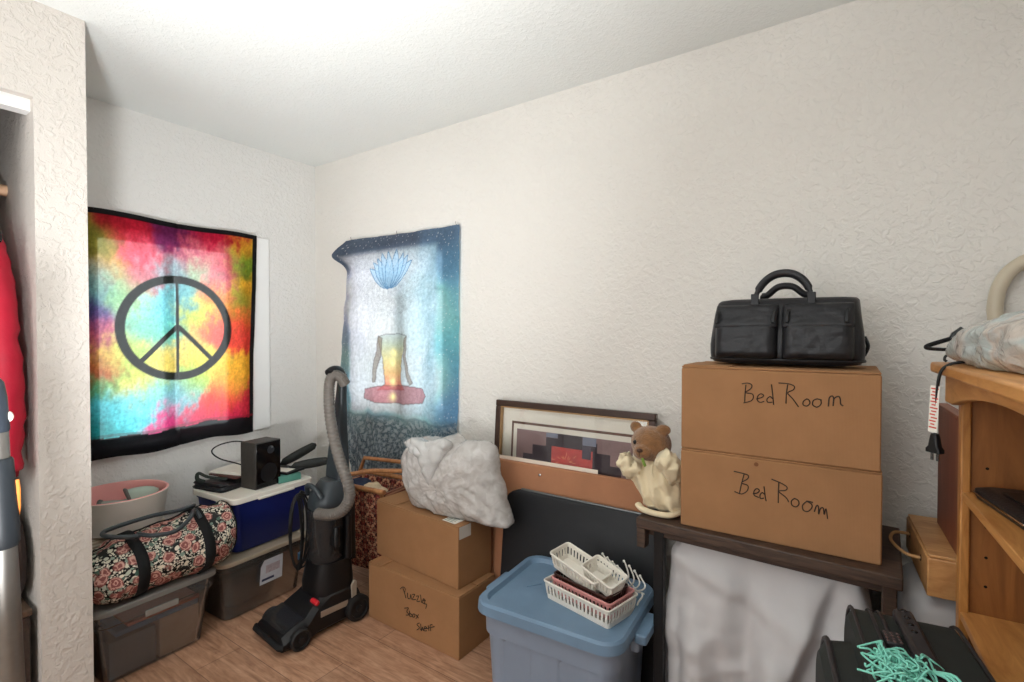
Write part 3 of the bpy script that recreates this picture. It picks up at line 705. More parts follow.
# the gathered mouth of the bag flopping forward
def mouth(v):
    return v+Vector((fbm(v, 12)*0.012, ridge(v, 20, 2.2)*0.012, fbm(v, 10, 3, 3)*0.008))
mo = [(1.20, 0.85), (1.27, 0.87), (1.33, 0.86), (1.38, 0.875), (1.44, 0.888), (1.47, 0.86), (1.42, 0.80), (1.39, 0.74), (1.355, 0.68), (1.32, 0.71), (1.28, 0.78), (1.23, 0.82)]
inflate(mo, -0.386, 0.026, 0.09, 20, 130, 2.0, 2.0, (1.35, 0.80), 5, mouth).build('bag_mouth', film_mat('sheer_white_film', S(246, 245, 242), 0.22, 0.22, 0.4, 60, 0.8), t, angle=180)

# ================================================================ PLASTIC BINS ON THE LEFT
def bin_shell(w, d, h, taper, r, t_, lip=0.012, lip_h=0.022, step=0.0):
    mb = MB(); rings = []
    bw, bd = w-taper*2, d-taper*2
    fr = lambda k: (bw+(w-bw)*k, bd+(d-bd)*k)
    rings.append(rrect(bw-0.012, bd-0.012, r, 0.0)); rings.append(rrect(bw, bd, r, 0.006))
    if step:
        a, b = fr(0.74); rings.append(rrect(a-step, b-step, r, h*0.74)); rings.append(rrect(a+step, b+step, r, h*0.76))
    a, b = fr(1-lip_h/h); rings.append(rrect(a+step, b+step, r, h-lip_h))
    rings.append(rrect(a+lip*2+step, b+lip*2+step, r+lip, h-lip_h+0.001)); rings.append(rrect(w+lip*2+step, d+lip*2+step, r+lip, h))
    rings.append(rrect(w-t_*2, d-t_*2, r-t_*0.5, h)); rings.append(rrect(bw-t_*2, bd-t_*2, r-t_*0.5, t_))
    mb.loft(rings, True, True); return mb
def lid(w, d, r, z, th=0.016, well=0.006, rim=0.02):
    mb = MB()
    mb.loft([rrect(w-0.006, d-0.006, r, z-th), rrect(w, d, r, z-th+0.003), rrect(w, d, r, z-0.003), rrect(w-0.006, d-0.006, r, z),
             rrect(w-rim*2, d-rim*2, r*0.8, z), rrect(w-rim*2-0.01, d-rim*2-0.01, r*0.8, z-well)], True, True)
    return mb
M_CLEAR = film_mat('clear_polypropylene', S(206, 206, 206), 0.88, 0.12, 0.2, 18, 0.15)
M_CLEARL = film_mat('milky_lid_plastic', S(214, 210, 204), 0.6, 0.25, 0.3, 18, 0.1)
# bin 1, nearest
t = thing('storage_bin', 'clear plastic bin of papers under the floral duffel bag', 'bin', (0.415, -1.145, 0), 2)
bin_shell(0.395, 0.42, 0.285, 0.032, 0.035, 0.004, 0.010, 0.05, 0.004).build('tub', M_CLEAR, t)
lid(0.425, 0.45, 0.04, 0.305, 0.022).build('lid', M_CLEARL, t)
MB().box(0.203, 0.212, -0.06, 0.06, 0.225, 0.25).build('latch_tab', M_CLEARL, t, bevel=0.003)
pp = [('paper_stack', -0.15, 0.150, -0.160, 0.0, 0.006, 0.15, S(128, 146, 164)), ('paper_stack', -0.14, 0.152, 0.012, 0.165, 0.006, 0.165, S(240, 222, 200)), ('folder', -0.14, 0.158, -0.14, 0.16, 0.168, 0.188, S(110, 172, 226)), ('folder', -0.13, 0.158, -0.10, 0.165, 0.190, 0.204, S(200, 120, 110))]
for nm, x0, x1, y0, y1, z0, z1, c in pp:
    o = MB().box(x0, x1, y0, y1, z0, z1).build(nm, mat(nm+'_tone', c, 0.8, var=0.15), None, bevel=0.002, smooth=False)
    o.location = (0.415, -1.145, 0); o.rotation_euler = (0, 0, R(2))
    tag(o, {'paper_stack': 'grey paper stack inside the front clear bin' if x0 < -0.145 else 'cream paper stack inside the front clear bin', 'folder': 'blue folder lying on papers in the front clear bin' if c[2] > 0.3 else 'dull red folder topmost in the front clear bin'}[nm], 'papers' if nm == 'paper_stack' else 'folder')
# bin 2, dark contents
t = thing('storage_bin', 'clear plastic bin with a paper label under the blue tote', 'bin', (0.35, -0.66, 0), 3)
bin_shell(0.40, 0.45, 0.27, 0.028, 0.045, 0.004, 0.008, 0.03, 0.003).build('tub', film_mat('smoky_clear_plastic', S(190, 188, 184), 0.88, 0.1, 0.15, 14, 0.2), t)
lid(0.425, 0.475, 0.05, 0.288, 0.02).build('lid', mat('tan_translucent_lid', S(176, 160, 140), 0.35, var=0.08), t)
lab = MB().loft([[(0.1935+0.0001*0, -0.05, 0.10), (0.1985, -0.05, 0.225)], [(0.1935, 0.075, 0.10), (0.1985, 0.075, 0.225)]], False, False, False)
lo = MB().add([(0.191, -0.045, 0.115), (0.191, 0.075, 0.115), (0.201, 0.075, 0.235), (0.201, -0.025, 0.235), (0.1985, -0.042, 0.205)], [(0, 1, 2, 3, 4)])
lo.v = [(x+0.0045, y, z) for x, y, z in lo.v]
ol = lo.build('paper_label', mat('label_paper', S(206, 208, 214), 0.5, var=0.1, vs=30), t, smooth=False)
pi = MB().add([(0.1975, -0.035, 0.13), (0.1975, 0.03, 0.13), (0.1985, 0.03, 0.142), (0.1985, -0.035, 0.142)], [(0, 1, 2, 3)])
pi.v = [(x, y, z) for x, y, z in pi.v]; pi.build('label_stripe', mat('navy_print', S(46, 54, 84), 0.6, var=0), t, smooth=False)
pi = MB().add([(0.2000, -0.015, 0.165), (0.2000, 0.06, 0.165), (0.2035, 0.06, 0.205), (0.2035, -0.015, 0.205)], [(0, 1, 2, 3)])
pi.build('label_picture', mat('pinkish_print', S(186, 170, 176), 0.6, var=0.3, vs=60), t, smooth=False)
o = MB().loft([rrect(0.31, 0.36, 0.05, 0.01), rrect(0.335, 0.39, 0.06, 0.10), rrect(0.33, 0.385, 0.06, 0.2), rrect(0.27, 0.3, 0.06, 0.235)]).build('folded_cloth', mat('dark_grey_cloth', S(98, 98, 98), 0.9, var=0.35, vs=9, bs=0.5, bsc=14, bd=0.01), None, subd=1)
o.location = (0.35, -0.66, 0); o.rotation_euler = (0, 0, R(3)); tag(o, 'dark grey folded cloth seen through the labelled clear bin', 'cloth')
# blue tote with white lid
t = thing('storage_tote', 'navy blue plastic tote with white lid standing on the labelled bin', 'bin', (0.335, -0.60, 0.2885), 4)
bin_shell(0.34, 0.42, 0.255, 0.022, 0.03, 0.004, 0.006, 0.02).build('tub', mat('navy_plastic', S(26, 38, 104), 0.35, var=0.06), t)
lid(0.372, 0.452, 0.035, 0.275, 0.028, 0.005).build('lid', M_WHITEP, t)
MB().box(0.184, 0.192, -0.10, 0.10, 0.243, 0.256).build('latch_edge', M_WHITEP, t, bevel=0.003)

# ================================================================ FLORAL DUFFEL (lies along y on the front bin)
M_FLORAL = floral_mat()
t = thing('duffel_bag', 'rose print fabric duffel bag with black straps, lying on the front clear bin', 'bag', (0.50, -1.095, 0.3056))
DL = 0.28
def duf(y, a):
    """section point at y (local, -DL..DL), angle a"""
    e = max(0.0, 1-abs(y/DL)**5)
    k = 0.30+0.70*e**0.5
    top = 0.225+0.075*max(0, (y/DL))**1.6-0.02*max(0, -y/DL)
    hw = 0.155*k; hh = top/2*k
    ca, sa = math.cos(a), math.sin(a)
    sx = math.copysign(abs(ca)**0.8, ca); sz = math.copysign(abs(sa)**0.8, sa)
    x = hw*sx*(1-0.30*max(0, sa)); z = top/2*(0.92 if e < 0.9 else 1)+hh*sz
    if abs(y) > DL*0.86: z = z+0.01
    return Vector((x, y, max(0.001, z)))
def duf_v(y, a, out=0.0):
    p = duf(y, a)
    n = Vector((p.x, 0, p.z-0.12)).normalized() if abs(p.x)+abs(p.z-0.12) > 1e-5 else Vector((0, 0, 1))
    w = fbm(p, 10)*0.010+ridge(p, 7, 2.0)*0.006
    q = p+n*(w+out); q.z = max(q.z, 0.001 if out == 0 else 0.0015)
    return q
ny, na = 56, 64
rings = []
for j in range(ny+1):
    y = -DL+2*DL*j/ny
    y = DL*math.sin(y/DL*math.pi/2)
    rings.append([tuple(duf_v(y, 2*math.pi*k/na)) for k in range(na)])
MB().loft(rings).build('bag_body', M_FLORAL, t, angle=180)
for y0 in (-0.115, 0.125):
    out = []
    for y in (y0-0.02, y0+0.02):
        out.append([tuple(duf_v(y, a, 0.003)) for a in [R(-70)+(R(250))*k/40 for k in range(41)]])
    o = MB().loft(out, False, False, False).build('strap', M_WEBBING, t, angle=180)
    s = o.modifiers.new('th', 'SOLIDIFY'); s.thickness = 0.004; s.offset = 1
# zip and piping along the top
MB().tube([tuple(duf_v(-0.25+0.5*k/30, R(96), 0.002)) for k in range(31)], 0.004, 8).build('zip', M_BLACKP, t)
for yy in (-0.262, 0.262):
    MB().tube([tuple(duf_v(yy, 2*math.pi*k/48, 0.002)) for k in range(48)], 0.004, 8, True).build('piping', M_WEBBING, t)
# rolled carry handles: two loops lying over the top
h1 = smooth_line([(0.075, 0.125, 0.235), (0.055, 0.11, 0.27), (0.125, 0.06, 0.262), (0.168, -0.01, 0.242), (0.152, -0.08, 0.244), (0.10, -0.11, 0.246), (0.075, -0.115, 0.232)], 8)
h2 = smooth_line([(-0.045, 0.125, 0.252), (-0.0, 0.13, 0.275), (0.03, 0.06, 0.278), (0.03, -0.05, 0.285), (0.03, -0.19, 0.275), (0.065, -0.21, 0.265), (0.095, -0.14, 0.245), (0.10, -0.10, 0.243)], 8)
for h in (h1, h2): MB().tube(h, 0.0085, 12).build('handle', M_GREYP, t)

# ================================================================ PINK AND WHITE BASIN WITH SLIPPERS
t = thing('wash_basin', 'round white basin with pink inside, behind the floral duffel', 'basin', (0.20, -1.145, 0.487))
MB().lathe([(0.155, 0.0), (0.165, 0.004), (0.183, 0.135), (0.187, 0.142), (0.188, 0.146), (0.184, 0.148)], 56, None, True, False).build('outer_shell', mat('white_rubber', S(214, 206, 196), 0.5, var=0.03), t)
MB().lathe([(0.186, 0.1475), (0.182, 0.150), (0.177, 0.147), (0.158, 0.012), (0.02, 0.010)], 56, None, False, True).build('inner_lining', mat('pink_rubber', S(236, 168, 162), 0.45, var=0.04), t)
def slipper(label, loc, rot, c, strap):
    s = thing('slipper', label, 'slipper', loc, 0); s.rotation_euler = [R(a) for a in rot]
    m = mat('slipper_fabric', c, 0.8, var=0.1, bs=0.2)
    rg = []
    for k in range(13):
        u = k/12; e = math.sqrt(max(0.02, 1-(2*u-1)**2)); w = (0.042-0.010*math.exp(-((u-0.42)/0.16)**2))*e
        rg.append([(-0.11+0.22*u, w*math.cos(a), 0.010+0.010*math.sin(a)) for a in [2*math.pi*i/20 for i in range(20)]])
    MB().loft(rg).build('sole', m, s)
    rg = []
    for k in range(11):
        u = k/10; x = -0.01+0.118*u; e = math.sqrt(max(0.03, 1-max(0, (u-0.3)/0.7)**2)); w = 0.046*e; h = 0.052*e*(1-0.35*u)
        rg.append([(x, w*math.cos(a), 0.012+h*math.sin(a)) for a in [math.pi*i/16 for i in range(17)]])
    MB().loft(rg, True, True, False).build('toe_cover', m, s)
    MB().tube(smooth_line([(-0.005, -0.046, 0.014), (-0.008, -0.034, 0.05), (-0.008, 0, 0.066), (-0.008, 0.034, 0.05), (-0.005, 0.046, 0.014)], 6), 0.006, 8, flat=1.4).build('strap', mat('slipper_trim', strap, 0.7, var=0.05), s)
    return s
slipper('grey slipper lying at the near left of the pink basin', (0.262, -1.215, 0.560), (0, -8, 62), S(140, 142, 134), S(96, 92, 86))
slipper('pale green slipper with grey strap at the right of the pink basin', (0.165, -1.085, 0.565), (6, -14, 78), S(176, 190, 176), S(104, 98, 92))
# striped cream storage cube holding the basin up
o = MB().loft([rrect(0.20, 0.30, 0.03, 0.0), rrect(0.205, 0.31, 0.035, 0.08), rrect(0.20, 0.305, 0.035, 0.176), rrect(0.17, 0.28, 0.03, 0.181)])
m, nt, b, out = newmat('cream_striped_towel')
w = nd(nt, 'ShaderNodeTexWave'); w.bands_direction = 'Z'; w.inputs['Scale'].default_value = 22; w.inputs['Distortion'].default_value = 0.6
nt.links.new(coords(nt), w.inputs['Vector']); nt.links.new(ramp(nt, w.outputs['Fac'], [(0.2, S(176, 158, 136)), (0.7, S(212, 198, 176))]), b.inputs['Base Color'])
b.inputs['Roughness'].default_value = 0.9; bump(nt, b, w.outputs['Fac'], 0.4, 0.004)
o = o.build('folded_towel', m, None); o.location = (0.206, -1.145, 0.3056)
tag(o, 'cream striped folded towel stack beneath the pink and white basin', 'towel')
o = MB().lathe([(0.006, 0.0), (0.012, 0.004), (0.013, 0.05), (0.009, 0.062), (0.004, 0.066)], 16).build('bottle', mat('orange_plastic', S(196, 120, 48), 0.35, var=0.05), None)
o.location = (0.335, -0.955, 0.3056); tag(o, 'small orange bottle between the basin and floral duffel', 'bottle')
o.scale = (1.3, 1.3, 3.0)

# ================================================================ ON THE BLUE TOTE
ZT = 0.5585
t = thing('speaker', 'small black box speaker standing on the white tote lid', 'speaker', (0.395, -0.595, ZT), 8)
mw = mat('black_woodgrain_vinyl', S(58, 54, 50), 0.5, var=0.2, vs=40)
MB().box(-0.06, 0.052, -0.075, 0.075, 0, 0.235).build('cabinet', mw, t, bevel=0.004)
MB().box(0.0525, 0.0575, -0.070, 0.070, 0.004, 0.231).build('front_panel', M_GLOSSB, t, bevel=0.003)
def disc(r, x, y, z, th=0.003): return MB().lathe([(r*0.2, 0), (r, 0.0), (r, th*0.6), (r*0.85, th), (r*0.2, th*0.5)], 28, Matrix.Translation((x, y, z)) @ Matrix.Rotation(R(90), 4, 'Y'))
disc(0.048, 0.0577, 0.0, 0.075).build('woofer', mat('woofer_cone', S(26, 26, 28), 0.35, var=0.05), t)
disc(0.020, 0.0577, 0.01, 0.19).build('tweeter', mat('tweeter_dome', S(44, 46, 50), 0.3, var=0.05), t)
disc(0.006, 0.0577, 0.015, 0.205, 0.005).build('emblem', M_CHROME, t)
# flat pile under and behind the speaker
def slabthing(name, label, cat, boxes, m, loc, rz, bev=0.003, group=None):
    mb = MB()
    for b in boxes: mb.box(*b)
    o = mb.build(name, m, None, bevel=bev); o.location = loc; o.rotation_euler = (0, 0, R(rz)); return tag(o, label, cat, group)
t = thing('portfolio_case', 'soft black portfolio case at the bottom of the pile left of the speaker', 'case', (0.245, -0.705, ZT), 14)
MB().loft([rrect(0.20, 0.20, 0.02, 0.0), rrect(0.215, 0.215, 0.025, 0.012), rrect(0.20, 0.20, 0.02, 0.026)]).build('case_body', M_LEATHER, t)
MB().tube([(p[0], p[1], 0.013) for p in rrect(0.216, 0.216, 0.025, 0)], 0.0025, 6, True).build('zip', M_BLACKP, t)
MB().loft([rrect(0.20, 0.05, 0.02, 0.026, cx=0, cy=-0.075), rrect(0.205, 0.055, 0.02, 0.034, cx=0, cy=-0.08), rrect(0.18, 0.03, 0.012, 0.044, cx=0, cy=-0.09)]).build('flap', M_LEATHER, t)
MB().tube(smooth_line([(-0.02, -0.10, 0.044), (-0.05, -0.115, 0.06), (-0.06, -0.10, 0.085), (-0.03, -0.07, 0.06), (0.04, -0.02, 0.044)], 6), 0.011, 10, flat=0.5).build('carry_strap', mat('dark_green_webbing', S(44, 52, 48), 0.8, var=0.1), t)
slabthing('folder', 'dark red folder on the black portfolio behind the speaker', 'folder', [(-0.10, 0.10, -0.06, 0.09, 0, 0.007)], mat('maroon_card', S(86, 52, 46), 0.7, var=0.1), (0.225, -0.66, ZT+0.0455), 10, 0.001)
slabthing('paper_sheaf', 'sheaf of white papers lying on the pile behind the speaker', 'papers', [(-0.11, 0.10, -0.07, 0.15, 0, 0.006), (-0.10, 0.11, -0.06, 0.155, 0.006, 0.012)], M_PAPER, (0.205, -0.63, ZT+0.053), 18, 0.0008)
slabthing('binder', 'teal binder lying right of the speaker on the tote lid', 'binder', [(-0.09, 0.10, -0.06, 0.06, 0, 0.005), (-0.09, 0.10, -0.06, 0.06, 0.031, 0.036), (0.094, 0.10, -0.06, 0.06, 0.005, 0.031)], mat('teal_vinyl', S(84, 140, 126), 0.45, var=0.06), (0.36, -0.465, ZT), -6, 0.002)
slabthing('notebook', 'black notebook lying on the teal binder', 'notebook', [(-0.10, 0.10, -0.055, 0.07, 0, 0.012)], M_BLACKP, (0.35, -0.46, ZT+0.0365), 12, 0.003)
slabthing('card', 'white card lying on the black notebook beside the speaker', 'card', [(-0.05, 0.05, -0.03, 0.035, 0, 0.003)], M_PAPER, (0.385, -0.472, ZT+0.049), 20, 0.0008)
o = MB().tube(smooth_line([(0.335, -0.585, ZT+0.06), (0.30, -0.66, ZT+0.11), (0.27, -0.74, ZT+0.15), (0.29, -0.79, ZT+0.20), (0.33, -0.77, ZT+0.235), (0.345, -0.69, ZT+0.24), (0.338, -0.60, ZT+0.20), (0.332, -0.59, ZT+0.13)], 10), 0.0035, 8).build('speaker_cable', M_BLACKP, None)
tag(o, 'black speaker cable looping out behind the small speaker', 'cable')
GS = 'black umbrellas in slim sleeves behind the vacuum'
for i, (label, a, b) in enumerate([('slim black umbrella sleeve, uppermost of two behind the vacuum', (0.30, -0.43, ZT+0.062), (0.36, -0.25, ZT+0.145)), ('slim black umbrella sleeve, lower of two behind the vacuum', (0.38, -0.415, ZT+0.055), (0.50, -0.26, ZT+0.075))]):
    t = thing('folding_umbrella', label, 'umbrella', (0, 0, 0), 0, GS)
    A, B = Vector(a), Vector(b)
    MB().tube([tuple(A.lerp(B, k/12)) for k in range(13)], [0.008]+[0.02+0.006*math.sin(k*0.26) for k in range(1, 12)]+[0.007], 12, flat=0.55).build('sleeve', mat('black_nylon', S(34, 36, 34), 0.6, var=0.15), t)
    MB().tube([tuple(A-(B-A)*0.1), tuple(A)], 0.007, 10).build('handle', M_BLACKP, t)

# ================================================================ UPRIGHT VACUUM CLEANER
t = thing('vacuum_cleaner', 'black upright vacuum cleaner with grey hose standing on the floor', 'vacuum', (0.885, -0.60, 0), -6)
VB = M_BLACKP; clear = film_mat('smoked_clear_plastic', S(60, 60, 62), 0.45, 0.06, 0.1, 8, 0.05)
def sect(w, d, r, z, cx=0, cy=0): return rrect(w, d, r, z, 4, cx, cy)
# floor head: low nozzle in front (-y), taller motor housing behind
pr = [(-0.232, 0.020, 0.055), (-0.224, 0.012, 0.072), (-0.18, 0.010, 0.092), (-0.12, 0.010, 0.108), (-0.06, 0.012, 0.150), (0.0, 0.014, 0.185), (0.09, 0.016, 0.185), (0.155, 0.02, 0.13), (0.165, 0.03, 0.10)]
rings = []
for y, z0, z1 in pr:
    w = 0.255 if y < -0.1 else 0.215
    hw = w/2; c = 0.018
    rings.append([(-hw, y, z0+c), (-hw+c, y, z0), (hw-c, y, z0), (hw, y, z0+c), (hw, y, z1-c*1.4), (hw-c*1.4, y, z1), (-hw+c*1.4, y, z1), (-hw, y, z1-c*1.4)])
MB().loft(rings).build('floor_head', VB, t, bevel=0.006, angle=30)
rings = []
for y, z1 in ((-0.215, 0.074), (-0.18, 0.094), (-0.125, 0.108)):
    rings.append([(-0.10, y, z1), (-0.098, y, z1+0.006), (0.098, y, z1+0.006), (0.10, y, z1)])
MB().loft(rings).build('brush_window', clear, t)
MB().tube([(-0.129, -0.226, 0.04), (-0.115, -0.238, 0.04), (0.115, -0.238, 0.04), (0.129, -0.226, 0.04)], 0.012, 10).build('bumper', mat('rubber_bumper', S(20, 20, 21), 0.7, var=0.05), t)
def wheel(r, x, y, z, w, spoke=True):
    g = MB(); M_ = Matrix.Translation((x, y, z)) @ Matrix.Rotation(R(90), 4, 'Y')
    g.lathe([(0.004, -w/2), (r*0.86, -w/2), (r, -w*0.3), (r, w*0.3), (r*0.86, w/2), (r*0.70, w/2), (r*0.66, w*0.25), (r*0.25, w*0.25), (r*0.22, w*0.55), (0.003, w*0.55)], 32, M_)
    return g
for (x, y, r, w) in ((0.128, -0.155, 0.046, 0.03), (-0.128, -0.155, 0.046, 0.03), (0.118, 0.13, 0.060, 0.034), (-0.118, 0.13, 0.060, 0.034)):
    wheel(r, x, y, r, w).build('wheel', mat('wheel_rubber', S(30, 30, 31), 0.5, var=0.05), t)
MB().box(0.1075, 0.1105, -0.05, 0.085, 0.085, 0.112, Matrix.Rotation(R(0), 4, 'Z')).build('name_strip', mat('grey_label_strip', S(150, 132, 116), 0.4, var=0.1), t, bevel=0.002)
MB().loft([sect(0.02, 0.05, 0.008, 0.0), sect(0.022, 0.056, 0.009, 0.012), sect(0.014, 0.045, 0.006, 0.018)], mat=Matrix.Translation((0.088, -0.062, 0.150)) @ Matrix.Rotation(R(35), 4, 'X') @ Matrix.Rotation(R(90), 4, 'Z')).build('release_pedal', mat('red_plastic', S(206, 40, 50), 0.35, var=0.03), t, bevel=0.002)
MB().prism([(-0.012, 0.0), (0.012, 0.0), (0.016, 0.085), (0.0, 0.095), (-0.014, 0.07)], -0.006, 0.006, Matrix.Translation((0.108, 0.115, 0.10)) @ Matrix.Rotation(R(90), 4, 'Z')).build('foot_pedal', mat('tan_grey_plastic', S(150, 138, 124), 0.45, var=0.05), t, bevel=0.003)
# lower body, dirt tank, upper body
MB().loft([sect(0.20, 0.19, 0.05, 0.12, 0, 0.045), sect(0.205, 0.195, 0.06, 0.20, 0, 0.045), sect(0.19, 0.18, 0.06, 0.27, 0, 0.05), sect(0.185, 0.17, 0.06, 0.30, 0, 0.05)]).build('motor_housing', VB, t)
MB().lathe([(0.02, 0.30), (0.074, 0.30), (0.078, 0.32), (0.082, 0.52), (0.078, 0.535), (0.02, 0.535)], 40, Matrix.Translation((0.012, 0.03, 0))).build('dirt_tank', clear, t)
MB().lathe([(0.02, 0.31), (0.03, 0.31), (0.045, 0.40), (0.045, 0.52), (0.01, 0.525)], 28, Matrix.Translation((0.012, 0.03, 0))).build('filter_cone', M_GREYP, t)
MB().loft([sect(0.165, 0.06, 0.025, 0.28, 0, 0.125), sect(0.165, 0.06, 0.025, 0.55, 0, 0.122), sect(0.15, 0.055, 0.02, 0.60, 0, 0.11)]).build('spine', VB, t)
MB().loft([sect(0.17, 0.165, 0.06, 0.535, 0.004, 0.05), sect(0.178, 0.175, 0.07, 0.56, 0.004, 0.05), sect(0.165, 0.16, 0.06, 0.60, 0.004, 0.055), sect(0.11, 0.11, 0.045, 0.66, 0, 0.075)]).build('tank_cap', M_GREYP, t)
MB().tube(smooth_line([(-0.06, -0.02, 0.60), (-0.035, -0.035, 0.64), (0.0, -0.04, 0.652), (0.04, -0.035, 0.64), (0.066, -0.02, 0.60)], 6), 0.011, 10).build('tank_handle', M_GREYP, t)
MB().loft([sect(0.135, 0.075, 0.02, 0.60, -0.01, 0.105), sect(0.12, 0.065, 0.02, 0.72, -0.012, 0.108), sect(0.085, 0.052, 0.02, 0.92, 0.0, 0.11), sect(0.058, 0.04, 0.016, 1.03, 0.012, 0.112), sect(0.044, 0.036, 0.015, 1.13, 0.025, 0.112), sect(0.042, 0.034, 0.015, 1.155, 0.03, 0.11)]).build('handle_column', mat('dark_slate_plastic', S(46, 52, 56), 0.42, var=0.06), t)
MB().tube(smooth_line([(0.028, 0.11, 1.14), (0.036, 0.09, 1.172), (0.052, 0.05, 1.178), (0.062, 0.02, 1.165)], 6), [0.02]*19, 12).build('hand_grip', VB, t)
MB().ball((0.022, 0.066, 0.845), (0.018, 0.016, 0.014), 16, 10).build('cord_hook', VB, t)
MB().tube([(0.0, 0.075, 0.905), (0.0, 0.055, 0.905), (0.0, 0.05, 0.92)], 0.008, 10).build('switch', VB, t)
# ribbed hose
hp = smooth_line([(0.095, 0.085, 1.112), (0.092, 0.065, 1.145), (0.074, 0.045, 1.155), (0.058, 0.030, 1.130), (0.062, 0.022, 1.06), (0.092, 0.010, 0.97), (0.145, 0.0, 0.87), (0.205, -0.005, 0.78), (0.252, 0.0, 0.70), (0.262, 0.0, 0.64), (0.24, -0.02, 0.588), (0.185, -0.045, 0.562), (0.105, -0.06, 0.552)], 24)
MB().tube(hp, [0.0250 if (i // 2) % 2 else 0.0226 for i in range(len(hp))], 16).build('hose', mat('grey_ribbed_hose', S(100, 94, 88), 0.45, var=0.05), t, angle=80)
# cord wound over the side hooks
for k in range(7):
    cx, a = -0.062-0.004*(k % 3), 0.026+0.006*k
    pts = [(cx-0.006*math.sin(q*2+k), -0.075+a*0.9*math.cos(q)+0.004*k, 0.43+(0.165+0.004*(k % 4))*math.sin(q)) for q in [2*math.pi*i/32 for i in range(32)]]
    MB().tube(pts, 0.0038, 8, True).build('power_cord', mat('cord_rubber', S(24, 24, 25), 0.55, var=0.05), t)
MB().tube([(-0.06, 0.05, 0.585), (-0.09, -0.02, 0.59), (-0.095, -0.04, 0.602)], 0.010, 10).build('cord_hook', VB, t)
MB().tube([(-0.06, 0.05, 0.285), (-0.09, -0.02, 0.28), (-0.095, -0.04, 0.265)], 0.010, 10).build('cord_hook', VB, t)
MB().lathe([(0.003, 0), (0.011, 0), (0.011, 0.03), (0.003, 0.03)], 14, Matrix.Translation((-0.085, -0.045, 0.29))).build('cord_clip', mat('blue_plastic', S(60, 110, 150), 0.4, var=0.05), t)
# on-board tools at the right side
MB().tube([(0.085, 0.10, 0.30), (0.09, 0.10, 0.50)], [0.018, 0.014], 14).build('crevice_tool', VB, t)
MB().loft([sect(0.06, 0.03, 0.012, 0.38, 0.09, 0.03), sect(0.05, 0.03, 0.012, 0.42, 0.09, 0.03), sect(0.026, 0.026, 0.012, 0.46, 0.09, 0.04)]).build('dusting_brush', VB, t)

# ================================================================ KNITTING BAG with wooden frame
t = thing('knitting_bag', 'oriental patterned fabric bag with folding wooden handles behind the vacuum', 'bag', (0.80, -0.215, 0), 6)
MC = carpet_mat()
rings = []
for z, w, d in ((0.10, 0.26, 0.10), (0.12, 0.31, 0.17), (0.25, 0.34, 0.21), (0.40, 0.35, 0.23), (0.52, 0.36, 0.24), (0.545, 0.36, 0.24)):
    rings.append([(x+fbm((x, y, z), 9)*0.012, y+fbm((y, x, z), 8)*0.012, z) for x, y, z in rrect(w, d, 0.04, z, 6)])
rings.append([(x*0.95, y*0.93, 0.545) for x, y, z in rings[-1]]); rings.append([(x*0.85, y*0.8, 0.44) for x, y, z in rings[-1]])
MB().loft(rings).build('bag_body', MC, t, subd=1, angle=180)
mw = wood_mat('golden_maple', S(150, 92, 54), S(196, 140, 92), (14, 14, 3))
for sy in (-1, 1):
    MB().tube([(-0.21, sy*0.122, 0.556), (0.20, sy*0.122, 0.556)], 0.013, 12).build('handle_rail', mw, t)
MB().tube([(-0.20, 0.118, 0.565), (-0.15, 0.10, 0.64), (0.205, 0.09, 0.655)], 0.011, 12).build('carry_bar', mw, t)
MB().tube([(-0.185, -0.10, 0.575), (0.0, 0.0, 0.61), (0.20, 0.02, 0.63)], 0.012, 12).build('carry_bar', mw, t)
for sx in (-1, 1):
    for sy in (-1, 1):
        MB().tube([(sx*0.165, sy*0.115, 0.556), (sx*0.165, -sy*0.12, 0.008)], 0.010, 10).build('leg', mw, t)
def wad(v): return v+Vector((fbm(v, 14)*0.014, fbm(v, 15, 3, 2)*0.014, fbm(v, 16, 3, 5)*0.014))
b_ = MB().ball((0, 0, 0), (0.085, 0.06, 0.05), 28, 18); b_.v = [tuple(wad(Vector(v))) for v in b_.v]
o = b_.build('spotted_cloth', mat('cream_spotted_cloth', S(216, 196, 164), 0.9, var=0.4, vs=34), None, angle=180); o.location = (0.875, -0.265, 0.515)
tag(o, 'cream spotted cloth bundled inside the knitting bag', 'cloth')
b_ = MB().ball((0, 0, 0), (0.075, 0.055, 0.05), 28, 18); b_.v = [tuple(wad(Vector(v)+Vector((3, 0, 0)))-Vector((3, 0, 0))) for v in b_.v]
o = b_.build('navy_cloth', mat('navy_cloth', S(52, 60, 82), 0.9, var=0.25, vs=20), None, angle=180); o.location = (0.73, -0.225, 0.51)
tag(o, 'dark navy cloth bundled at the left inside the knitting bag', 'cloth')

# ================================================================ LEANING AGAINST THE BACK WALL
# framed print: local frame x along wall, z up, front is -y; leans back
def lean(name, label, cat, x, y, ang, rz=0):
    o = thing(name, label, cat, (x, y, 0)); o.rotation_euler = (R(-ang), 0, R(rz)); return o
FW, FH = 0.775, 1.032
t = lean('framed_picture', 'dark framed stepped pyramid print leaning on the back wall behind the boards', 'picture', 1.905, -0.115, 4.2, 0)
M_FR = mat('dark_bronze_frame', S(64, 46, 38), 0.35, 0.2, var=0.2, vs=12)
def fbar(x0, x1, z0, z1, y0, y1): return MB().box(x0, x1, y0, y1, z0, z1)
mb = MB(); h = FW/2; w_ = 0.028
for b in ((-h, h, 0.012+FH-0.012-w_, FH), (-h, h, 0.0, w_), (-h, -h+w_, w_, FH-w_), (h-w_, h, w_, FH-w_)): mb.box(b[0], b[1], -0.028, 0.004, b[2], b[3])
mb.build('frame', M_FR, t, bevel=0.004)
mb = MB(); h2 = h-w_; q = 0.006
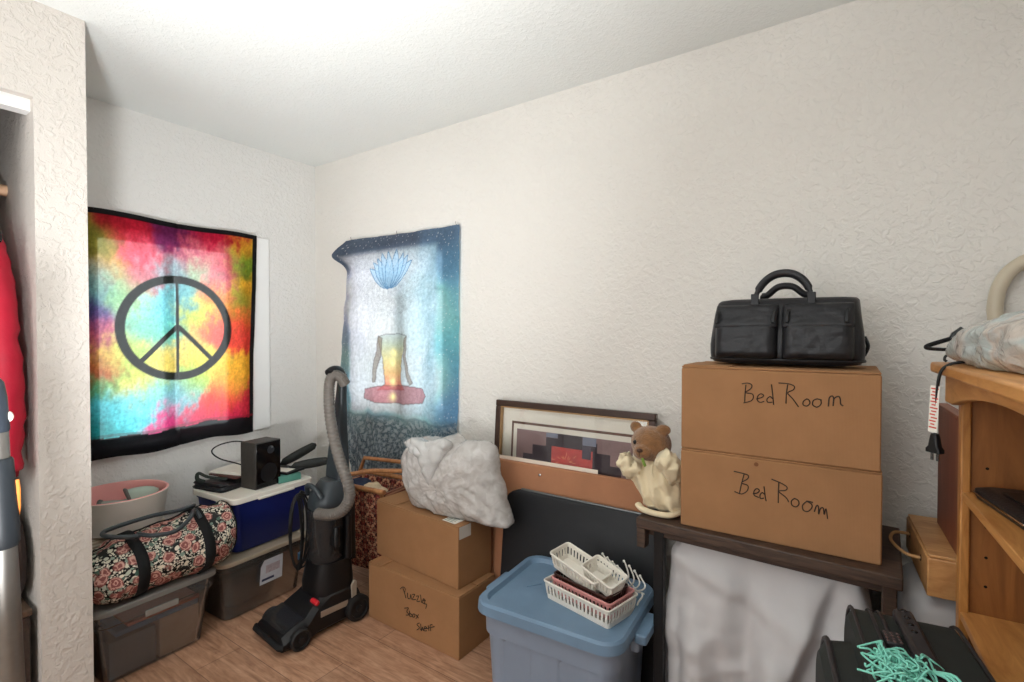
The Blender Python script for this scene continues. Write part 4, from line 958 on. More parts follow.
for b in ((-h2, h2, FH-w_-q, FH-w_), (-h2, h2, w_, w_+q), (-h2, -h2+q, w_, FH-w_), (h2-q, h2, w_, FH-w_)): mb.box(b[0], b[1], -0.024, -0.008, b[2], b[3])
mb.build('gilt_lip', mat('gilt_edge', S(170, 136, 96), 0.35, 0.4, var=0.1), t)
MB().box(-h2, h2, -0.004, 0.0, w_, FH-w_).build('mat_board', mat('cream_mat_board', S(246, 238, 226), 0.8, var=0.02), t, smooth=False)
# inner window of the mat and the print (local x from wall x - 1.905)
AX0, AX1, AZ1, AZ0 = -0.304, 0.291, 0.938, 0.40
mb = MB()
mb.box(AX0, AX1, -0.0048, -0.0040, AZ1-0.011, AZ1); mb.box(AX0, AX0+0.010, -0.0048, -0.004, AZ0, AZ1-0.011); mb.box(AX1-0.008, AX1, -0.0048, -0.004, AZ0, AZ1-0.011); mb.box(AX0, AX1, -0.0048, -0.004, AZ0-0.01, AZ0)
mb.build('mat_line', mat('brown_mat_line', S(112, 78, 66), 0.7, var=0.05), t, smooth=False)
MB().box(AX0+0.030, AX1-0.006, -0.0052, -0.0040, AZ0, AZ1-0.034).build('print_paper', mat('mauve_print', S(150, 122, 122), 0.7, var=0.22, vs=7), t, smooth=False)
def art(name, c, boxes, y, var=0.15):
    mb = MB()
    for b in boxes: mb.box(b[0], b[1], y, y+0.0004, b[2], b[3])
    return mb.build(name, mat(name+'_ink', c, 0.7, var=var, vs=20), t, smooth=False)
cx = 0.0
art('stepped_pyramid', S(62, 50, 60), [(-0.235, 0.245, 0.40, 0.797), (-0.185, 0.195, 0.797, 0.842), (-0.115, 0.135, 0.842, 0.882), (-0.055, 0.065, 0.882, 0.904)], -0.0057)
art('pale_sky_band', S(134, 138, 158), [(0.066, 0.130, 0.868, 0.903), (-0.115, -0.056, 0.883, 0.903)], -0.0060)
art('red_square', S(206, 76, 72), [(-0.085, 0.115, 0.64, 0.846)], -0.0062, 0.25)
art('shadow_step', S(84, 76, 92), [(0.066, 0.108, 0.81, 0.868)], -0.0066)
mb = MB()
for k in range(22):
    a = k*2.399; r_ = 0.012+0.05*random.random()
    x_, z_ = -0.008+r_*math.cos(a), 0.785+r_*math.sin(a)*0.8
    mb.tube([(x_, -0.0066, z_), (x_+0.016*math.cos(a), -0.0066, z_+0.016*math.sin(a))], 0.0014, 5)
mb.build('blossom', mat('salmon_ink', S(238, 150, 110), 0.7, var=0), t)
MB().box(-h2, h2, -0.0125, -0.0110, w_, FH-w_).build('glass', M_GLASS, t, smooth=False)
# cardboard picture carton in front of it
t = lean('flat_carton', 'flat brown cardboard picture carton leaning in front of the framed print', 'carton', 1.895, -0.172, 5.6, 1.2)
MB().box(-0.385, 0.385, -0.014, 0.014, 0, 0.765).build('carton_body', card_mat('picture_carton_card', S(176, 124, 92)), t, bevel=0.003)
MB().box(-0.383, 0.16, 0.0142, 0.0155, 0.72, 0.781).build('tape', mat('pale_tape', S(236, 222, 206), 0.4, var=0.05), t, smooth=False)
MB().lathe([(0.001, 0), (0.006, 0), (0.006, 0.003), (0.001, 0.004)], 12, Matrix.Translation((-0.10, -0.0142, 0.725)) @ Matrix.Rotation(R(90), 4, 'X')).build('rivet', M_CHROME, t)
# folded black table top
t = lean('folding_table', 'folded black card table leaning on the cardboard behind the blue tote', 'table', 1.990, -0.212, 6.0, 0)
TW, TH = 0.71, 0.655
def fr_ring(w, hgt, r, y): return [(p[0], y, p[1]+hgt/2) for p in rrect(w, hgt, r, 0, 6)]
MB().loft([fr_ring(TW-0.008, TH-0.008, 0.076, -0.016), fr_ring(TW, TH, 0.08, -0.012), fr_ring(TW, TH, 0.08, 0.012), fr_ring(TW-0.01, TH-0.01, 0.075, 0.016)]).build('table_top', mat('black_vinyl', S(26, 27, 30), 0.5, var=0.10, vs=4, bs=0.15, bsc=260), t)
for v in t.children: v.data.transform(Matrix.Translation((0, 0, 0.0)))
MB().tube([(-TW/2+0.08, -0.0, TH+0.002), (TW/2-0.08, -0.0, TH+0.002)], 0.006, 8).build('metal_edge', mat('steel_edge', S(120, 122, 122), 0.35, 0.8, var=0.05), t)
MB().tube([(TW/2-0.02, 0.026, 0.02), (TW/2-0.02, 0.026, TH-0.08)], 0.011, 10).build('folded_leg', M_BLACKP, t)
MB().tube([(-TW/2+0.04, 0.026, 0.02), (-TW/2+0.04, 0.026, TH-0.08)], 0.011, 10).build('folded_leg', M_BLACKP, t)

# ================================================================ BLUE-GREY TOTE
t = thing('storage_tote', 'blue grey plastic tote with blue lid standing before the black table', 'tote', (2.090, -0.418, 0), 3.2)
TB = mat('blue_grey_plastic', S(134, 147, 165), 0.4, var=0.05); TL = mat('blue_lid_plastic', S(110, 136, 160), 0.38, var=0.10, vs=7)
mb = MB(); rings = []
Wt, Dt = 0.51, 0.40
def ribbed(w, d, r, z, depth):
    out = []
    for (x, y, zz) in resample_closed(rrect(w, d, r, z, 6), 120):
        k = 0.0
        if abs(abs(y)-d/2) < 0.012: k = depth if (abs(x) > 0.06 and abs(x) < 0.155) else 0
        if abs(abs(x)-w/2) < 0.012: k = depth if abs(y) < 0.09 else 0
        sy = -math.copysign(1, y) if abs(abs(y)-d/2) < 0.012 else 0
        sx = -math.copysign(1, x) if abs(abs(x)-w/2) < 0.012 else 0
        out.append((x+sx*k, y+sy*k, zz))
    return out
def resample_closed(p, n): return [tuple(v) for v in resample(p, n)]
rings = [ribbed(Wt-0.07, Dt-0.06, 0.05, 0.0, 0.0), ribbed(Wt-0.062, Dt-0.052, 0.05, 0.008, 0.0), ribbed(Wt-0.060, Dt-0.050, 0.05, 0.03, 0.010), ribbed(Wt-0.038, Dt-0.030, 0.05, 0.285, 0.010), ribbed(Wt-0.036, Dt-0.028, 0.05, 0.298, 0.0),
         ribbed(Wt-0.018, Dt-0.012, 0.055, 0.302, 0.0), ribbed(Wt-0.012, Dt-0.006, 0.055, 0.392, 0.0), ribbed(Wt-0.022, Dt-0.016, 0.05, 0.392, 0), ribbed(Wt-0.08, Dt-0.07, 0.04, 0.01, 0)]
MB().loft(rings).build('tub', TB, t, angle=30)
L0 = 0.42
MB().loft([rrect(Wt+0.012, Dt+0.032, 0.062, L0-0.042), rrect(Wt+0.028, Dt+0.048, 0.07, L0-0.038), rrect(Wt+0.024, Dt+0.044, 0.07, L0-0.008), rrect(Wt+0.008, Dt+0.028, 0.06, L0), rrect(Wt-0.03, Dt-0.012, 0.05, L0), rrect(Wt-0.045, Dt-0.027, 0.045, L0-0.016)]).build('lid', TL, t, angle=35)
MB().box(-0.06, 0.0, -0.003, 0.003, L0-0.0165, L0-0.0125, Matrix.Translation((-0.12, 0.03, 0)) @ Matrix.Rotation(R(50), 4, 'Z')).build('lid_rib', TL, t, bevel=0.001)
for sx in (-1, 1):
    MB().loft([[(sx*x, y, z) for x, y, z in rrect(0.042, 0.15, 0.012, zz, 4, 0.285, 0)] for zz in (L0-0.062, L0-0.030)]).build('lid_handle', TL, t, bevel=0.005)
    MB().loft([[(sx*x, y, z) for x, y, z in rrect(0.03, 0.12, 0.01, zz, 4, 0.262, 0)] for zz in (L0-0.10, L0-0.062)]).build('tub_handle', TB, t, bevel=0.004)
# baskets
def basket(label, loc, rot, w, d, h, m, nl, nsx, group=None, taper=0.008, holes=(0.30, 0.78)):
    t = thing('slotted_basket', label, 'basket', loc, 0, group); t.rotation_euler = [R(a) for a in rot]
    th = 0.0022; za, zb = h*holes[0], h*holes[1]
    mb = MB()
    f = lambda z: (w-2*taper*(1-z/h), d-2*taper*(1-z/h))
    def ring(z0, z1):
        a0, b0 = f(z0); a1, b1 = f(z1); r = 0.012
        mb.loft([rrect(a0, b0, r, z0), rrect(a1, b1, r, z1), rrect(a1-2*th, b1-2*th, r-th, z1), rrect(a0-2*th, b0-2*th, r-th, z0), rrect(a0, b0, r, z0)], False, False)
    ring(0.0, za); ring(zb, h)
    a0, b0 = f(0); mb.loft([rrect(a0-0.002, b0-0.002, 0.012, 0.0), rrect(a0-0.002, b0-0.002, 0.012, 0.002)])
    aa, ba = f(za); ab, bb = f(zb)
    def slat(px0, py0, px1, py1, dx, dy):
        q = [(-dx/2, -dy/2), (dx/2, -dy/2), (dx/2, dy/2), (-dx/2, dy/2)]
        mb.loft([[(px0+a, py0+b, za-0.001) for a, b in q], [(px1+a, py1+b, zb+0.001) for a, b in q]])
    for k in range(nl+1):
        x0 = (-0.5+k/nl)*(aa-0.02); x1 = (-0.5+k/nl)*(ab-0.02)
        for s in (-1, 1): slat(x0, s*(ba/2-th/2), x1, s*(bb/2-th/2), (w/nl)*0.46, th)
    for k in range(nsx+1):
        y0 = (-0.5+k/nsx)*(ba-0.02); y1 = (-0.5+k/nsx)*(bb-0.02)
        for s in (-1, 1): slat(s*(aa/2-th/2), y0, s*(ab/2-th/2), y1, th, (d/nsx)*0.46)
    mb.build('basket_wall', m, t, smooth=False)
    MB().tube([(p[0], p[1], h) for p in rrect(w+0.001, d+0.001, 0.012, 0, 6)], 0.0035, 8, True).build('rim', m, t)
    return t
ZL = 0.4045
BX, BY, BA = 2.180, -0.425, -13.0
# the tote lid's well is at ZL ; nested stack: white, pink, brown, then two small whites tipped inside
basket('large white slotted basket lying on the blue tote lid', (BX, BY, ZL+0.0005), (0, 0, BA), 0.285, 0.165, 0.062, M_WHITEP, 16, 9)
basket('pink slotted basket nested inside the large white one', (BX+0.008, BY+0.002, ZL+0.020), (0, 0, BA), 0.255, 0.140, 0.056, M_PINKP, 15, 8)
basket('dark brown slotted basket nested on the pink basket', (BX+0.000, BY+0.004, ZL+0.034), (0, 0, BA), 0.232, 0.122, 0.054, M_BROWNP, 14, 7)
basket('long small white basket tipped across the brown basket', (BX-0.042, BY+0.012, ZL+0.085), (8, 9, BA-3), 0.215, 0.095, 0.055, M_WHITEP, 12, 5)
basket('short small white basket at the right end of the nest', (BX+0.056, BY-0.008, ZL+0.092), (10, 12, BA-4), 0.135, 0.085, 0.052, M_WHITEP, 8, 5)
# white wire over-door hooks
t = thing('wire_hook_rack', 'white wire hook rack lying behind the small white baskets', 'hook rack', (2.255, -0.315, ZL+0.045), -12)
wm = mat('white_coated_wire', S(238, 234, 226), 0.3, var=0)
for k in range(4):
    x = -0.05+0.022*k
    g = MB().tube(smooth_line([(x+0.045, 0.0, 0.0), (x+0.01, 0.005, 0.022), (x-0.02, 0.012, 0.055-0.005*k), (x-0.045, 0.015, 0.075-0.008*k)], 7), 0.0026, 8)
    g.ball((x-0.046, 0.015, 0.076-0.008*k), 0.0048, 10, 8).build('hook_wire', wm, t)
    g = MB().tube(smooth_line([(x+0.045, 0.0, 0.0), (x+0.075, -0.012, 0.02), (x+0.085, -0.012, 0.05-0.004*k), (x+0.065, 0.0, 0.078-0.010*k), (x+0.052, 0.01, 0.082-0.010*k)], 7), 0.0026, 8)
    g.ball((x+0.051, 0.01, 0.082-0.010*k), 0.0048, 10, 8).build('hook_wire', wm, t)
MB().tube([(-0.02, 0, 0.0), (0.09, 0, 0.0)], 0.003, 8).build('cross_wire', wm, t)
MB().tube(smooth_line([(0.08, 0, 0.0), (0.09, -0.012, -0.004), (0.084, -0.028, -0.02), (0.08, -0.03, -0.036)], 5), 0.003, 8).build('cross_wire', wm, t)

# ================================================================ DARK BENCH
t = thing('bench', 'narrow dark stained wooden bench against the back wall holding the boxes', 'bench', (2.69, -0.225, 0), -2.5)
MDW = wood_mat('dark_walnut', S(40, 28, 22), S(88, 66, 52), (3, 26, 26), 0.55)
MB().box(-0.335, 0.357, -0.215, 0.19, 0.712, 0.745).build('bench_top', MDW, t, bevel=0.004)
MB().box(-0.32, 0.32, -0.17, -0.15, 0.68, 0.712).build('apron', MDW, t, bevel=0.002)
MB().box(-0.334, -0.305, -0.212, -0.175, 0.648, 0.712).build('end_block', MDW, t, bevel=0.003)
for (x, y, m_) in ((-0.274, -0.16, M_BLACKP), (-0.274, 0.155, M_BLACKP), (0.330, -0.185, MDW), (0.330, 0.155, MDW)):
    MB().box(x-0.016, x+0.016, y-0.016, y+0.016, 0, 0.712).build('leg', m_, t, bevel=0.003)

# ================================================================ SHEET draped under the bench
def sheet():
    nu, nv = 170, 110
    path = smooth_line([(2.488, -0.09, 0), (2.462, -0.20, 0), (2.458, -0.345, 0), (2.50, -0.395, 0), (2.70, -0.405, 0), (2.85, -0.412, 0), (2.955, -0.405, 0), (2.978, -0.33, 0), (2.978, -0.24, 0)], 12)
    P = resample(path, nu, False)
    pts = []
    for j in range(nv):
        v = j/(nv-1); z = 0.700*(1-v)+0.004*v
        for i, p in enumerate(P):
            a = P[min(i+1, nu-1)]-P[max(i-1, 0)]; n = Vector((a.y, -a.x, 0)).normalized()
            if n.y > 0 and abs(n.x) < 0.5: n = -n
            s = i/(nu-1)
            off = -0.030+0.055*min(1, v*2.2)**0.7
            off += 0.026*math.sin(s*30+1.0+v*1.5)*min(1, v*1.8)+0.016*math.sin(s*57-v*3)*min(1, v*1.5)
            # long diagonal fold running from upper right to lower middle
            xd = 2.885-0.20*v-0.03*v*v; d = p.x-xd
            if p.y < -0.37: off += 0.055*math.exp(-(max(0, -d)/0.07)**2)*(1 if d < 0 else math.exp(-(d/0.014)**2))*min(1, v*2.5)-0.035*math.exp(-((d-0.035)/0.022)**2)*min(1, v*2)
            # swag from the upper left
            sd = v-(0.10+0.9*max(0, (p.x-2.5))*0.5)
            off += 0.018*math.exp(-(sd/0.05)**2)
            off += 0.018*fbm((p.x, v*0.7, 1.0), 6, 3)*min(1, v*3)
            q = p+n*off
            off2 = 0.010*max(0.0, ridge((p.x+0.6*v, v*0.9, 0.3), 5.5, 2.0)-0.35)*min(1, v*2)
            q = q+n*off2
            wob = 0.02*math.sin(v*3.2)*(-1 if s < 0.4 else 0)
            pts.append((q.x+wob*(1-s), q.y, z))
    return pts, nu, nv
pts, nu, nv = sheet()
M_SHEET = mat('pale_grey_cotton', S(192, 189, 189), 0.9, var=0.03, bs=0.12, bsc=500, sheen=0.1)
o = grid_obj('bed_sheet', pts, nu, nv, M_SHEET, None, None, 0.003)
tag(o, 'pale grey white bed sheet hanging in folds beneath the dark bench', 'sheet')

# ================================================================ TEDDY BEAR in a cream robe
t = thing('teddy_bear', 'brown teddy bear in a cream robe sitting left of the Bed Room boxes', 'teddy bear', (0.003, 0, 0.002))
fur = mat('brown_plush', S(138, 98, 62), 0.95, var=0.30, vs=60, bs=0.9, bsc=260, bd=0.006, spec=0.1, sheen=0.5)
hc = Vector((2.362, -0.335, 0.972))
mb = MB(); mb.ball(hc, (0.068, 0.060, 0.060), 28, 20)
mb.ball(hc+Vector((-0.010, -0.052, -0.020)), (0.034, 0.030, 0.027), 24, 16)
mb.ball(hc+Vector((-0.056, 0.006, 0.050)), (0.021, 0.012, 0.021), 18, 14); mb.ball(hc+Vector((0.044, -0.006, 0.052)), (0.026, 0.013, 0.018), 18, 14)
mb.ball(hc+Vector((0.015, 0.03, -0.10)), (0.055, 0.05, 0.085), 24, 18)
def fz(v, k=0.0022): return v+Vector((fbm(v, 120, 2), fbm(v, 120, 2, 4), fbm(v, 120, 2, 8)))*k
o = mb.build('bear_body', fur, t, angle=180)
rm = o.modifiers.new('merge', 'REMESH'); rm.mode = 'VOXEL'; rm.voxel_size = 0.004; rm.use_smooth_shade = True
sm = o.modifiers.new('soft', 'SMOOTH'); sm.iterations = 4
for ex in (-0.038, 0.018):
    MB().ball(hc+Vector((ex, -0.0545+abs(ex+0.008)*0.25, 0.008)), (0.0075, 0.006, 0.0075), 16, 10).build('eye', M_GLOSSB, t)
MB().ball(hc+Vector((-0.011, -0.081, -0.010)), (0.010, 0.006, 0.007), 16, 10).build('nose', mat('brown_nose', S(70, 46, 36), 0.5, var=0.05), t)
MB().tube([hc+Vector((-0.011, -0.0825, -0.016)), hc+Vector((-0.011, -0.079, -0.030))], 0.0012, 6).build('mouth_stitch', mat('dark_thread', S(50, 34, 28), 0.8, var=0), t)
MB().tube(smooth_line([hc+Vector((-0.004, -0.074, -0.036)), hc+Vector((0.002, -0.078, -0.048)), hc+Vector((0.006, -0.074, -0.060))], 4), [0.004]*9, 8, flat=1.3).build('ribbon', mat('green_ribbon', S(120, 148, 62), 0.6, var=0.05), t)
robe = mat('cream_muslin', S(226, 210, 176), 0.9, var=0.05, vs=20, bs=0.25, bsc=160, sheen=0.2)
def rd(v):
    w = v+Vector((0, -0.006*math.sin(v.x*150+v.z*40)-0.010*fbm(v, 22), 0.004*fbm(v, 20, 2, 3)))
    w.z = max(w.z, 0.7465); w.y = min(w.y, -0.20)
    return w
RB = [(x, max(z, 0.748)) for x, z in [(2.275, 0.890), (2.290, 0.915), (2.33, 0.925), (2.385, 0.925), (2.445, 0.925), (2.466, 0.87), (2.468, 0.80), (2.466, 0.750), (2.40, 0.747), (2.34, 0.755), (2.335, 0.78), (2.305, 0.83), (2.283, 0.86)]]
inflate(RB, -0.325, 0.062, 0.075, 16, 100, 2.4, 2.0, (2.375, 0.83), 5, rd).build('robe', robe, t, angle=180)
def sleeve(a, b, c, r):
    pts = smooth_line([a, b, c], 8); rr = [r*(0.75+0.35*math.sin(math.pi*k/16)) for k in range(17)]
    g = MB().tube(pts, rr, 22, flat=0.95); g.v = [tuple(Vector(v)+Vector((fbm(v, 44), fbm(v, 44, 3, 2), fbm(v, 48, 3, 5)))*0.012) for v in g.v]
    return g
sleeve((2.335, -0.365, 0.885), (2.300, -0.378, 0.892), (2.279, -0.37, 0.932), 0.028).build('robe_sleeve', robe, t, angle=180)
sleeve((2.450, -0.345, 0.865), (2.440, -0.385, 0.92), (2.420, -0.400, 0.955), 0.036).build('robe_sleeve', robe, t, angle=180)
g = MB()
hp_ = smooth_line([(2.325, -0.355, 0.762), (2.35, -0.378, 0.757), (2.395, -0.392, 0.7565), (2.44, -0.385, 0.757), (2.462, -0.345, 0.759)], 6)
g.tube(hp_, 0.009, 12, flat=1.3).build('robe_hem', robe, t)
MB().tube(smooth_line([(2.388, -0.392, 0.918), (2.386, -0.40, 0.90), (2.392, -0.398, 0.875)], 5), 0.003, 8).build('neck_tie', robe, t)

# ================================================================ BLACK LEATHER BAG
t = thing('leather_bag', 'black leather travel bag with two handles on the upper Bed Room box', 'bag', (2.752, -0.235, 1.2512), 0)
t.scale = (1.0, 1.0, 1.10)
def sq(w, d, z, r, bul=0.0): return [(x*(1+0.0), y, z) for x, y, z in rrect(w, d, r, z, 6)]
rings = [sq(0.395, 0.150, 0.0, 0.04), sq(0.412, 0.170, 0.012, 0.05), sq(0.418, 0.176, 0.05, 0.05), sq(0.408, 0.160, 0.10, 0.05), sq(0.395, 0.125, 0.155, 0.045), sq(0.385, 0.09, 0.182, 0.04), sq(0.375, 0.06, 0.190, 0.028)]
rings = [[(x+fbm((x, y, z), 12)*0.004, y+fbm((x, y, z), 11, 3, 4)*0.005, z+(fbm((x, y, z), 9)*0.004 if z > 0.02 else 0)) for x, y, z in r_] for r_ in rings]
MB().loft(rings).build('bag_body', M_LEATHER, t, subd=1, angle=180)
def panel(x0, x1, z0, z1, yb, yt, th, nm, wrinkle=0.003, r=0.02):
    nxx, nz = 26, 20; vs = []; fs = []
    for j in range(nz):
        for i in range(nxx):
            u, v = i/(nxx-1), j/(nz-1)
            e = min(1, min(u, 1-u)*9)**0.5*min(1, min(v, 1-v)*7)**0.5
            x = x0+(x1-x0)*u; z = z0+(z1-z0)*v
            y = yb+(yt-yb)*v - th*e + wrinkle*fbm((x*1.2, z*2.5, th), 26)*e
            vs.append((x, y, z))
    for j in range(nz-1):
        for i in range(nxx-1): a = j*nxx+i; fs.append((a, a+1, a+nxx+1, a+nxx))
    o = MB().add(vs, fs).build(nm, M_LEATHER, t, angle=180)
    s = o.modifiers.new('th', 'SOLIDIFY'); s.thickness = 0.004; s.offset = 1
    return o
for (x0, x1) in ((-0.182, -0.012), (0.006, 0.178)):
    panel(x0, x1, 0.022, 0.118, -0.087, -0.078, 0.022, 'front_pocket')
    panel(x0-0.002, x1+0.002, 0.105, 0.166, -0.094, -0.058, 0.010, 'pocket_flap', 0.003)
for x in (-0.175, -0.016, 0.020, 0.166):
    MB().tube(smooth_line([(x, -0.086, 0.152), (x-0.002, -0.098, 0.142), (x-0.003, -0.108, 0.118)], 4), 0.0035, 8, flat=1.5).build('zip_pull', M_BLACKP, t)
MB().tube([(p[0], p[1], 0.016) for p in rrect(0.414, 0.172, 0.05, 0, 8)], 0.0035, 8, True).build('base_piping', M_LEATHER, t)
for s_, (yy, top, sx) in enumerate(((-0.052, 0.254, 0.0), (0.045, 0.222, 0.0))):
    xw = 0.076 if s_ == 0 else 0.070
    hpth = smooth_line([(-xw+sx, yy, 0.150), (-xw+0.002+sx, yy*0.85, 0.195), (-xw*0.72+sx, yy*0.6, top-0.022), (-xw*0.28+sx, yy*0.5, top), (xw*0.28+sx, yy*0.5, top), (xw*0.72+sx, yy*0.6, top-0.022), (xw-0.002+sx, yy*0.85, 0.195), (xw+sx, yy, 0.150)], 7)
    n_ = len(hpth)
    MB().tube(hpth, [0.0095 if 9 < i < n_-10 else 0.006 for i in range(n_)], 12, flat=1.25).build('handle', M_LEATHER, t)
    for sg in (-1, 1):
        MB().loft([[(sg*xw+dx, yy*1.0+dy, z) for dx, dy in ((-0.011, -0.004), (0.011, -0.004), (0.011, 0.004), (-0.011, 0.004))] for z in (0.135, 0.200 if s_ == 0 else 0.185)]).build('handle_tab', M_LEATHER, t, bevel=0.002)
for sx in (-1, 1):
    MB().tube(smooth_line([(sx*0.205, 0, 0.03), (sx*0.214, 0, 0.055), (sx*0.205, 0, 0.08)], 5), 0.005, 8).build('side_ring', M_BLACKP, t)

# ================================================================ BOOKCASE (front faces -x, far end near the back wall)
OAK = wood_mat('honey_oak', S(156, 98, 46), S(206, 146, 80), (14, 14, 2.2), 0.4, 2.2)
OAKH = wood_mat('honey_oak_board', S(176, 116, 58), S(214, 156, 92), (14, 2.2, 14), 0.4, 2.2)
OAKD = wood_mat('oak_panel', S(128, 80, 40), S(168, 108, 56), (10, 10, 1.6), 0.45, 2.0)
t = thing('bookcase', 'honey oak bookcase with arched rail, shelves open toward the left', 'bookcase', (3.137, -0.435, 0), 2.2)
BD, BWD, BHT = 0.29, 0.92, 1.279
MB().box(-0.046, BD+0.01, -BWD-0.035, 0.05, BHT-0.026, BHT).build('top_board', OAKH, t, bevel=0.006)
MB().box(0.018, BD, -0.020, 0.0, 0, BHT-0.026).build('side_panel', OAKD, t)
MB().box(0.018, BD, -BWD, -BWD+0.020, 0, BHT-0.026).build('side_panel', OAKD, t)
for y0 in (-0.032, -BWD): MB().box(0.0, 0.018, y0, y0+0.032, 0, BHT-0.026).build('front_stile', OAK, t, bevel=0.003)
MB().box(BD-0.006, BD, -BWD+0.02, -0.02, 0.06, BHT-0.026).build('back_panel', OAKD, t)
ar = [(-BWD-0.02, BHT-0.026), (0.028, BHT-0.026), (0.028, BHT-0.095), (-0.048, BHT-0.095)]
for k in range(1, 24): 
    u = k/24; ar.append((-0.048-(BWD-0.096)*u, BHT-0.095+0.045*math.sin(math.pi*u)**0.8))
ar += [(-BWD+0.048, BHT-0.095), (-BWD-0.02, BHT-0.095)]
MB().loft([[(-0.020, y, z) for y, z in ar], [(-0.001, y, z) for y, z in ar]]).build('arched_rail', OAKH, t, bevel=0.002)
for z in (0.983, 0.703, 0.40, 0.10): MB().box(0.003, BD-0.008, -BWD+0.021, -0.0425 if False else -0.021, z-0.019, z).build('shelf', OAKH, t, bevel=0.002)
MB().box(0.002, 0.018, -BWD+0.042, -0.042, 0.0, 0.08).build('plinth', OAK, t)
mb = MB()
for z in (0.905, 0.835, 0.768, 1.04):
    for x in (0.048, 0.235):
        mb.lathe([(0.0004, 0), (0.0032, 0), (0.0032, 0.0006), (0.0004, 0.0006)], 10, Matrix.Translation((x, -0.0202, z)) @ Matrix.Rotation(R(90), 4, 'X'))
mb.build('shelf_pin_holes', mat('pin_hole_black', S(14, 10, 8), 0.9, var=0), t)
# on the middle shelf
t = thing('zip_case', 'flat black zip case lying on the middle shelf of the bookcase', 'case', (3.252, -0.60, 0.9836), 10)
MB().loft([rrect(0.15, 0.24, 0.02, 0.0), rrect(0.16, 0.25, 0.024, 0.010), rrect(0.158, 0.248, 0.024, 0.020), rrect(0.13, 0.22, 0.02, 0.026)]).build('case_body', M_LEATHER, t)
MB().tube([(p[0], p[1], 0.013) for p in rrect(0.161, 0.251, 0.024, 0)], 0.0022, 6, True).build('zip', M_CHROME, t)
MB().box(-0.05, 0.05, -0.08, 0.06, 0.0255, 0.031).build('front_pocket', M_BLACKP, t, bevel=0.003)
# plastic bag of soft things on top
def bagp(v):
    a = fbm(v, 14)*0.010+ridge(v, 24, 1.0)*0.006+ridge(v, 60, 4)*0.002
    d = Vector((v.x-3.235, v.y+0.70, v.z-1.31)).normalized()
    w = v+d*a; w.z = max(w.z, 1.2635); return w
g = inflate([(-0.30, 0.0), (-0.25, 0.036), (-0.16, 0.068), (-0.02, 0.082), (0.12, 0.086), (0.28, 0.078), (0.33, 0.05), (0.32, -0.02), (0.10, -0.035), (-0.12, -0.032), (-0.25, -0.02)], 0.0, 0.105, 0.11, 26, 150, 2.6, 2.0, (0.02, 0.03), 5)
rot = Matrix.Translation((3.225, -0.685, 1.285)) @ Matrix.Rotation(R(-80), 4, 'Z')
g.v = [tuple(bagp(rot @ Vector(v))) for v in g.v]
t = thing('plastic_bag', 'clear plastic bag of pastel wrapped items lying on top of the bookcase', 'bag', (0, 0, 0.0165))
PAST = [(0.25, S(218, 212, 204)), (0.38, S(206, 214, 210)), (0.48, S(224, 220, 212)), (0.55, S(224, 212, 200)), (0.62, S(220, 217, 212)), (0.72, S(220, 214, 194)), (0.82, S(196, 192, 188))]
g.build('bag_body', film_mat('pastel_film', S(216, 208, 196), 0.06, 0.2, 0.3, 50, 0.7, (11, PAST)), t, angle=180)
# black clip hanger poking out of it
t = thing('clip_hanger', 'black plastic hanger with a clip poking out over the bookcase edge', 'hanger', (0, 0, 0.012))
MB().tube(smooth_line([(3.185, -0.40, 1.299), (3.125, -0.415, 1.298), (3.084, -0.425, 1.300), (3.080, -0.42, 1.306), (3.115, -0.40, 1.320), (3.155, -0.39, 1.334)], 6), 0.0045, 10, flat=1.3).build('hanger_arm', M_BLACKP, t)
MB().loft([rrect(0.014, 0.020, 0.004, 0.0), rrect(0.022, 0.024, 0.006, 0.012), rrect(0.016, 0.022, 0.005, 0.034)], mat=Matrix.Translation((3.128, -0.395, 1.322)) @ Matrix.Rotation(R(40), 4, 'Y')).build('clip', M_GLOSSB, t)
MB().tube(smooth_line([(3.15, -0.45, 1.287), (3.115, -0.455, 1.286), (3.108, -0.458, 1.276), (3.112, -0.46, 1.271)], 5), 0.003, 8).build('hook', M_BLACKP, t)
# power cord with tag and plug hanging over the edge
t = thing('power_cord', 'black power cord with white warning tag and plug hanging off the bookcase', 'cord', (-0.006, 0, 0.0165))
MB().tube(smooth_line([(3.20, -0.585, 1.268), (3.14, -0.575, 1.272), (3.105, -0.572, 1.262), (3.092, -0.572, 1.235), (3.089, -0.565, 1.17), (3.088, -0.560, 1.09)], 7), 0.0032, 8).build('cord', M_BLACKP, t)
tg = Matrix.Translation((3.088, -0.562, 1.165)) @ Matrix.Rotation(R(-48), 4, 'Z') @ Matrix.Rotation(R(3), 4, 'Y')
MB().box(-0.0105, 0.0105, -0.0046, -0.0040, -0.052, 0.052, tg).build('warning_tag', M_PAPER, t, smooth=False)
mb = MB()
for k in range(13):
    z = 0.046-0.0072*k
    mb.box(-0.0085+0.003*(k % 2), 0.0085-0.004*((k*7) % 3)*0.6, -0.0050, -0.0046, z-0.0022, z+0.0008, tg)
mb.build('tag_print', mat('red_print', S(206, 82, 70), 0.7, var=0), t, smooth=False)
pm = Matrix.Translation((3.088, -0.560, 1.072)) @ Matrix.Rotation(R(-48), 4, 'Z')
pl_ = MB().loft([rrect(0.014, 0.012, 0.005, 0.038), rrect(0.018, 0.015, 0.006, 0.030), rrect(0.024, 0.017, 0.006, 0.010), rrect(0.033, 0.018, 0.005, 0.004), rrect(0.033, 0.018, 0.005, -0.004)][::-1], mat=pm).build('plug', M_BLACKP, t)
for sx in (-1, 1): MB().box(sx*0.0065-0.0032, sx*0.0065+0.0032, -0.0008, 0.0008, -0.022, -0.004, pm).build('prong', M_CHROME, pl_)

